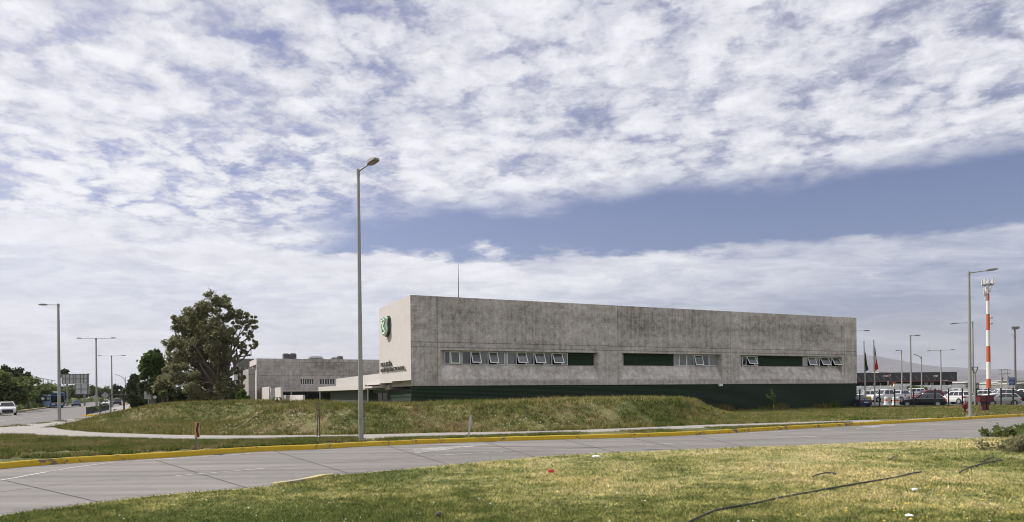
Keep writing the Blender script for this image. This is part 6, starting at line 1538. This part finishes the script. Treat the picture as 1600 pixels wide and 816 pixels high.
# denser at the left where the verge is wide
X1, Y1, Z1, t1, c1 = verge_pts(7500, -140, 560); keep = (np.sin(X1 * 1.3 + 1) * .7 + np.sin(Y1 * 1.9) * .7 + 1.0 * rng.random(len(X1)) + 1.9 * t1) > .75
X1, Y1, Z1 = X1[keep], Y1[keep], Z1[keep]; A, B, Cz = tufts(X1, Y1, Z1, 20, .10)
X2, Y2, Z2, t2, c2 = verge_pts(3000, 560, 1640); keep = (np.sin(X2 * 1.1) + np.sin(X2 * .37 + 2) + 1.3 * rng.random(len(X2))) > .25; X2, Y2, Z2 = X2[keep], Y2[keep], Z2[keep]; A2, B2, C2 = tufts(X2, Y2, Z2, 16, .09)
Xa, Ya, Za = np.concatenate([A, A2]), np.concatenate([B, B2]), np.concatenate([Cz, C2])
ca = CX + F * Xa / Ya; lim_lo = np.interp(ca, xs, VA[:, 1]) + .06; lim_hi = np.interp(ca, xs, VB[:, 1]) + .12; ok = (Ya > lim_lo) & (Ya < lim_hi); Xa, Ya, Za, ca = Xa[ok], Ya[ok], Za[ok], ca[ok]
tag(blades('verge_weeds', Xa, Ya, Za - .02, np.where(ca < 560, .17, .12), .035, mb_b, rng, .8), 'green weeds growing on the verge behind the yellow kerb', kind='stuff')
# weeds and grass on the banks
mb_k = blade_mat('bank_blade', 'bank', .3, 1.12)
n = 46000; X = rng.uniform(-42, 15, n); Yf = np.interp(X, pX, pY); Y = Yf + .05 + (36 if False else 30) * rng.random(n) ** 1.25
ok = (X + .42 * np.maximum(0, Y - 51.5) * 0 > -33.4 - .42 * np.maximum(0, Y - 51.5)) & (Y > Yf); X, Y = X[ok], Y[ok]
patch = np.sin(X * .55 + 1.3) * np.sin(Y * .6) + .6 * np.sin(X * 1.9 + Y * 1.3) + .5 * np.sin(X * 3.1 - Y * 2.2); keep = patch + 1.8 * rng.random(len(X)) > .0; X, Y = X[keep], Y[keep]
Z = bank_h(X, Y); Xa, Ya, _ = tufts(X, Y, Z, 7, .09); TH_ = np.repeat(.09 + .22 * rng.random(len(X)) ** 2.2, 7); ok = Ya > np.interp(Xa, pX, pY) + .02; Xa, Ya = Xa[ok], Ya[ok]; Za = bank_h(Xa, Ya)
tag(blades('bank_grass', Xa, Ya, Za - .02, TH_[ok] + .05 * (Za > 1.2), .045, mb_k, rng, .75), 'rough grass and weeds on the banks', kind='stuff')
# long pale stems along the crest of the banks
n = 2600; X = rng.uniform(-15, 12, n); Yf = np.interp(X, pX, pY); Y = Yf + rng.uniform(4.5, 9.5, n); Z = bank_h(X, Y); Xa, Ya, _ = tufts(X, Y, Z, 5, .06); Za = bank_h(Xa, Ya)
tag(blades('crest_grass', Xa, Ya, Za - .02, .24, .022, blade_mat('crest_blade', 'lawn', .4, 1.25), rng, .5), 'taller pale grass along the crest of the front bank', kind='stuff')
# right-hand grass strip up to the fence
n = 24000; X = rng.uniform(9, 58, n); Yf = np.interp(X, pX, pY); Yb = np.minimum(81.0 + 0 * X, 62 + (X - 4) * .46 + 0); Yb = np.where(X < 42, np.minimum(Yb, 82), 83.5); Y = Yf + .1 + (Yb - Yf) * rng.random(n)
Z = bank_h(X, Y); Xa, Ya, _ = tufts(X, Y, Z, 6, .14); ok = Ya > np.interp(Xa, pX, pY) + .03; Xa, Ya = Xa[ok], Ya[ok]; Za = bank_h(Xa, Ya)
tag(blades('strip_grass', Xa, Ya, Za - .02, .17, .05, blade_mat('strip_blade', 'verge', .3, 1.3), rng, .7), 'uneven grass on the strip before the fence and the concrete block', kind='stuff')
# taller weeds at the foot of the green base
n = 900; s = rng.uniform(28, LEN - 1, n); d = rng.uniform(-1.2, -.1, n); X = C0.x + FD.x * s + ND.x * d; Y = C0.y + FD.y * s + ND.y * d; Z = bank_h(X, Y); hh = .5 * (np.clip(np.sin(s * .8) + .4 * np.sin(s * 2.3), -.2, 1) + .5)
Xa, Ya, Za = tufts(X, Y, Z, 8, .14); tag(blades('wall_weeds', Xa, Ya, Za - .03, np.repeat(hh, 8), .04, blade_mat('wall_weed_blade', 'verge', .3, 1.0), rng, .35), 'tall weeds at the foot of the green base', kind='stuff')
# daisies scattered on the front of the banks
def bank_flowers(n, x0, x1, d0, d1, smin, smax, name):
    X = rng.uniform(x0, x1, n); Yf = np.interp(X, pX, pY); Y = Yf + rng.uniform(d0, d1, n); pt = np.sin(X * .9) + np.sin(X * 2.7 + Y) ; ok = pt + 1.6 * rng.random(n) > .6; X, Y = X[ok], Y[ok]
    return X, Y, bank_h(X, Y) + .10
Xs = [bank_flowers(520, -17, -9, .3, 4.2, 0, 0, ''), bank_flowers(260, -9, 4, .4, 5.0, 0, 0, ''), bank_flowers(330, -33, -17, .3, 9.0, 0, 0, ''), bank_flowers(60, 4, 11, .4, 5, 0, 0, '')]
X, Y, Z = (np.concatenate([q[i] for q in Xs]) for i in range(3))
tag(dots('daisies', X, Y, Z, rng.uniform(.010, .034, len(X)), M_petal, rng), 'white daisies scattered over the front of the banks', kind='stuff')
# weeds in the paving joint at the left and at the lamp foot
Pw = np.concatenate([np.array([[*G(x, y, .06)] for x, y in [(5, 667.5), (14, 666.5), (24, 666), (27, 664.5), (40, 665.5), (60, 662), (66, 661.5), (72, 661), (86, 658.5), (98, 658.5), (101, 658.8), (122, 655.5), (128, 655), (480, 686.6), (563, 689.5), (572, 689)]])]); A, B, Cc = tufts(Pw[:, 0], Pw[:, 1], Pw[:, 2], 46, .22)
tag(blades('joint_weeds', A, B, Cc, .12, .05, mb_b, rng, .8), 'weeds and leaves gathered in the paving joints', kind='stuff')
# grit and dry leaves gathered in the gutters
def along(P, n, off, spread):
    k = rng.integers(0, len(P) - 1, n); t = rng.random(n); A_ = np.array([[p.x, p.y] for p in P]); q = A_[k] * (1 - t[:, None]) + A_[k + 1] * t[:, None]; d_ = A_[k + 1] - A_[k]; nn = np.column_stack([d_[:, 1], -d_[:, 0]]); nn /= np.linalg.norm(nn, axis=1)[:, None]
    return q + nn * (off + np.abs(rng.normal(size=n)) * spread)[:, None]
Pg = np.concatenate([along(kerb[24:], 1500, .03, .16), along(near[24:], 1300, -.16, -.2)])
tag(dots('gutter_grit', Pg[:, 0], Pg[:, 1], np.full(len(Pg), .008), rng.uniform(.004, .015, len(Pg)) , pbr('grit_brown', (.11, .09, .065), .95, var=.5, vscale=9), rng), 'grit and dry leaves gathered in the gutters', kind='stuff')
# ------------------------------------------------------------------ air between here and the hills
def build_haze(density, col=(0.80, 0.84, 0.92)):
    m = bpy.data.materials.new('haze_air'); m.use_nodes = True; t = NT(m.node_tree); t.n.clear()
    v = t.node('ShaderNodeVolumePrincipled'); v.inputs['Color'].default_value = (*col, 1); v.inputs['Density'].default_value = density; v.inputs['Anisotropy'].default_value = 0.2
    out = t.node('ShaderNodeOutputMaterial'); t.l.new(v.outputs[0], out.inputs['Volume'])
    mb = MB(); mb.box2(-15000, 15000, -300, 15000, -30, 560); o = mb.build('haze', m); o['kind'] = 'stuff'; return o
if HAZE > 0: build_haze(HAZE)
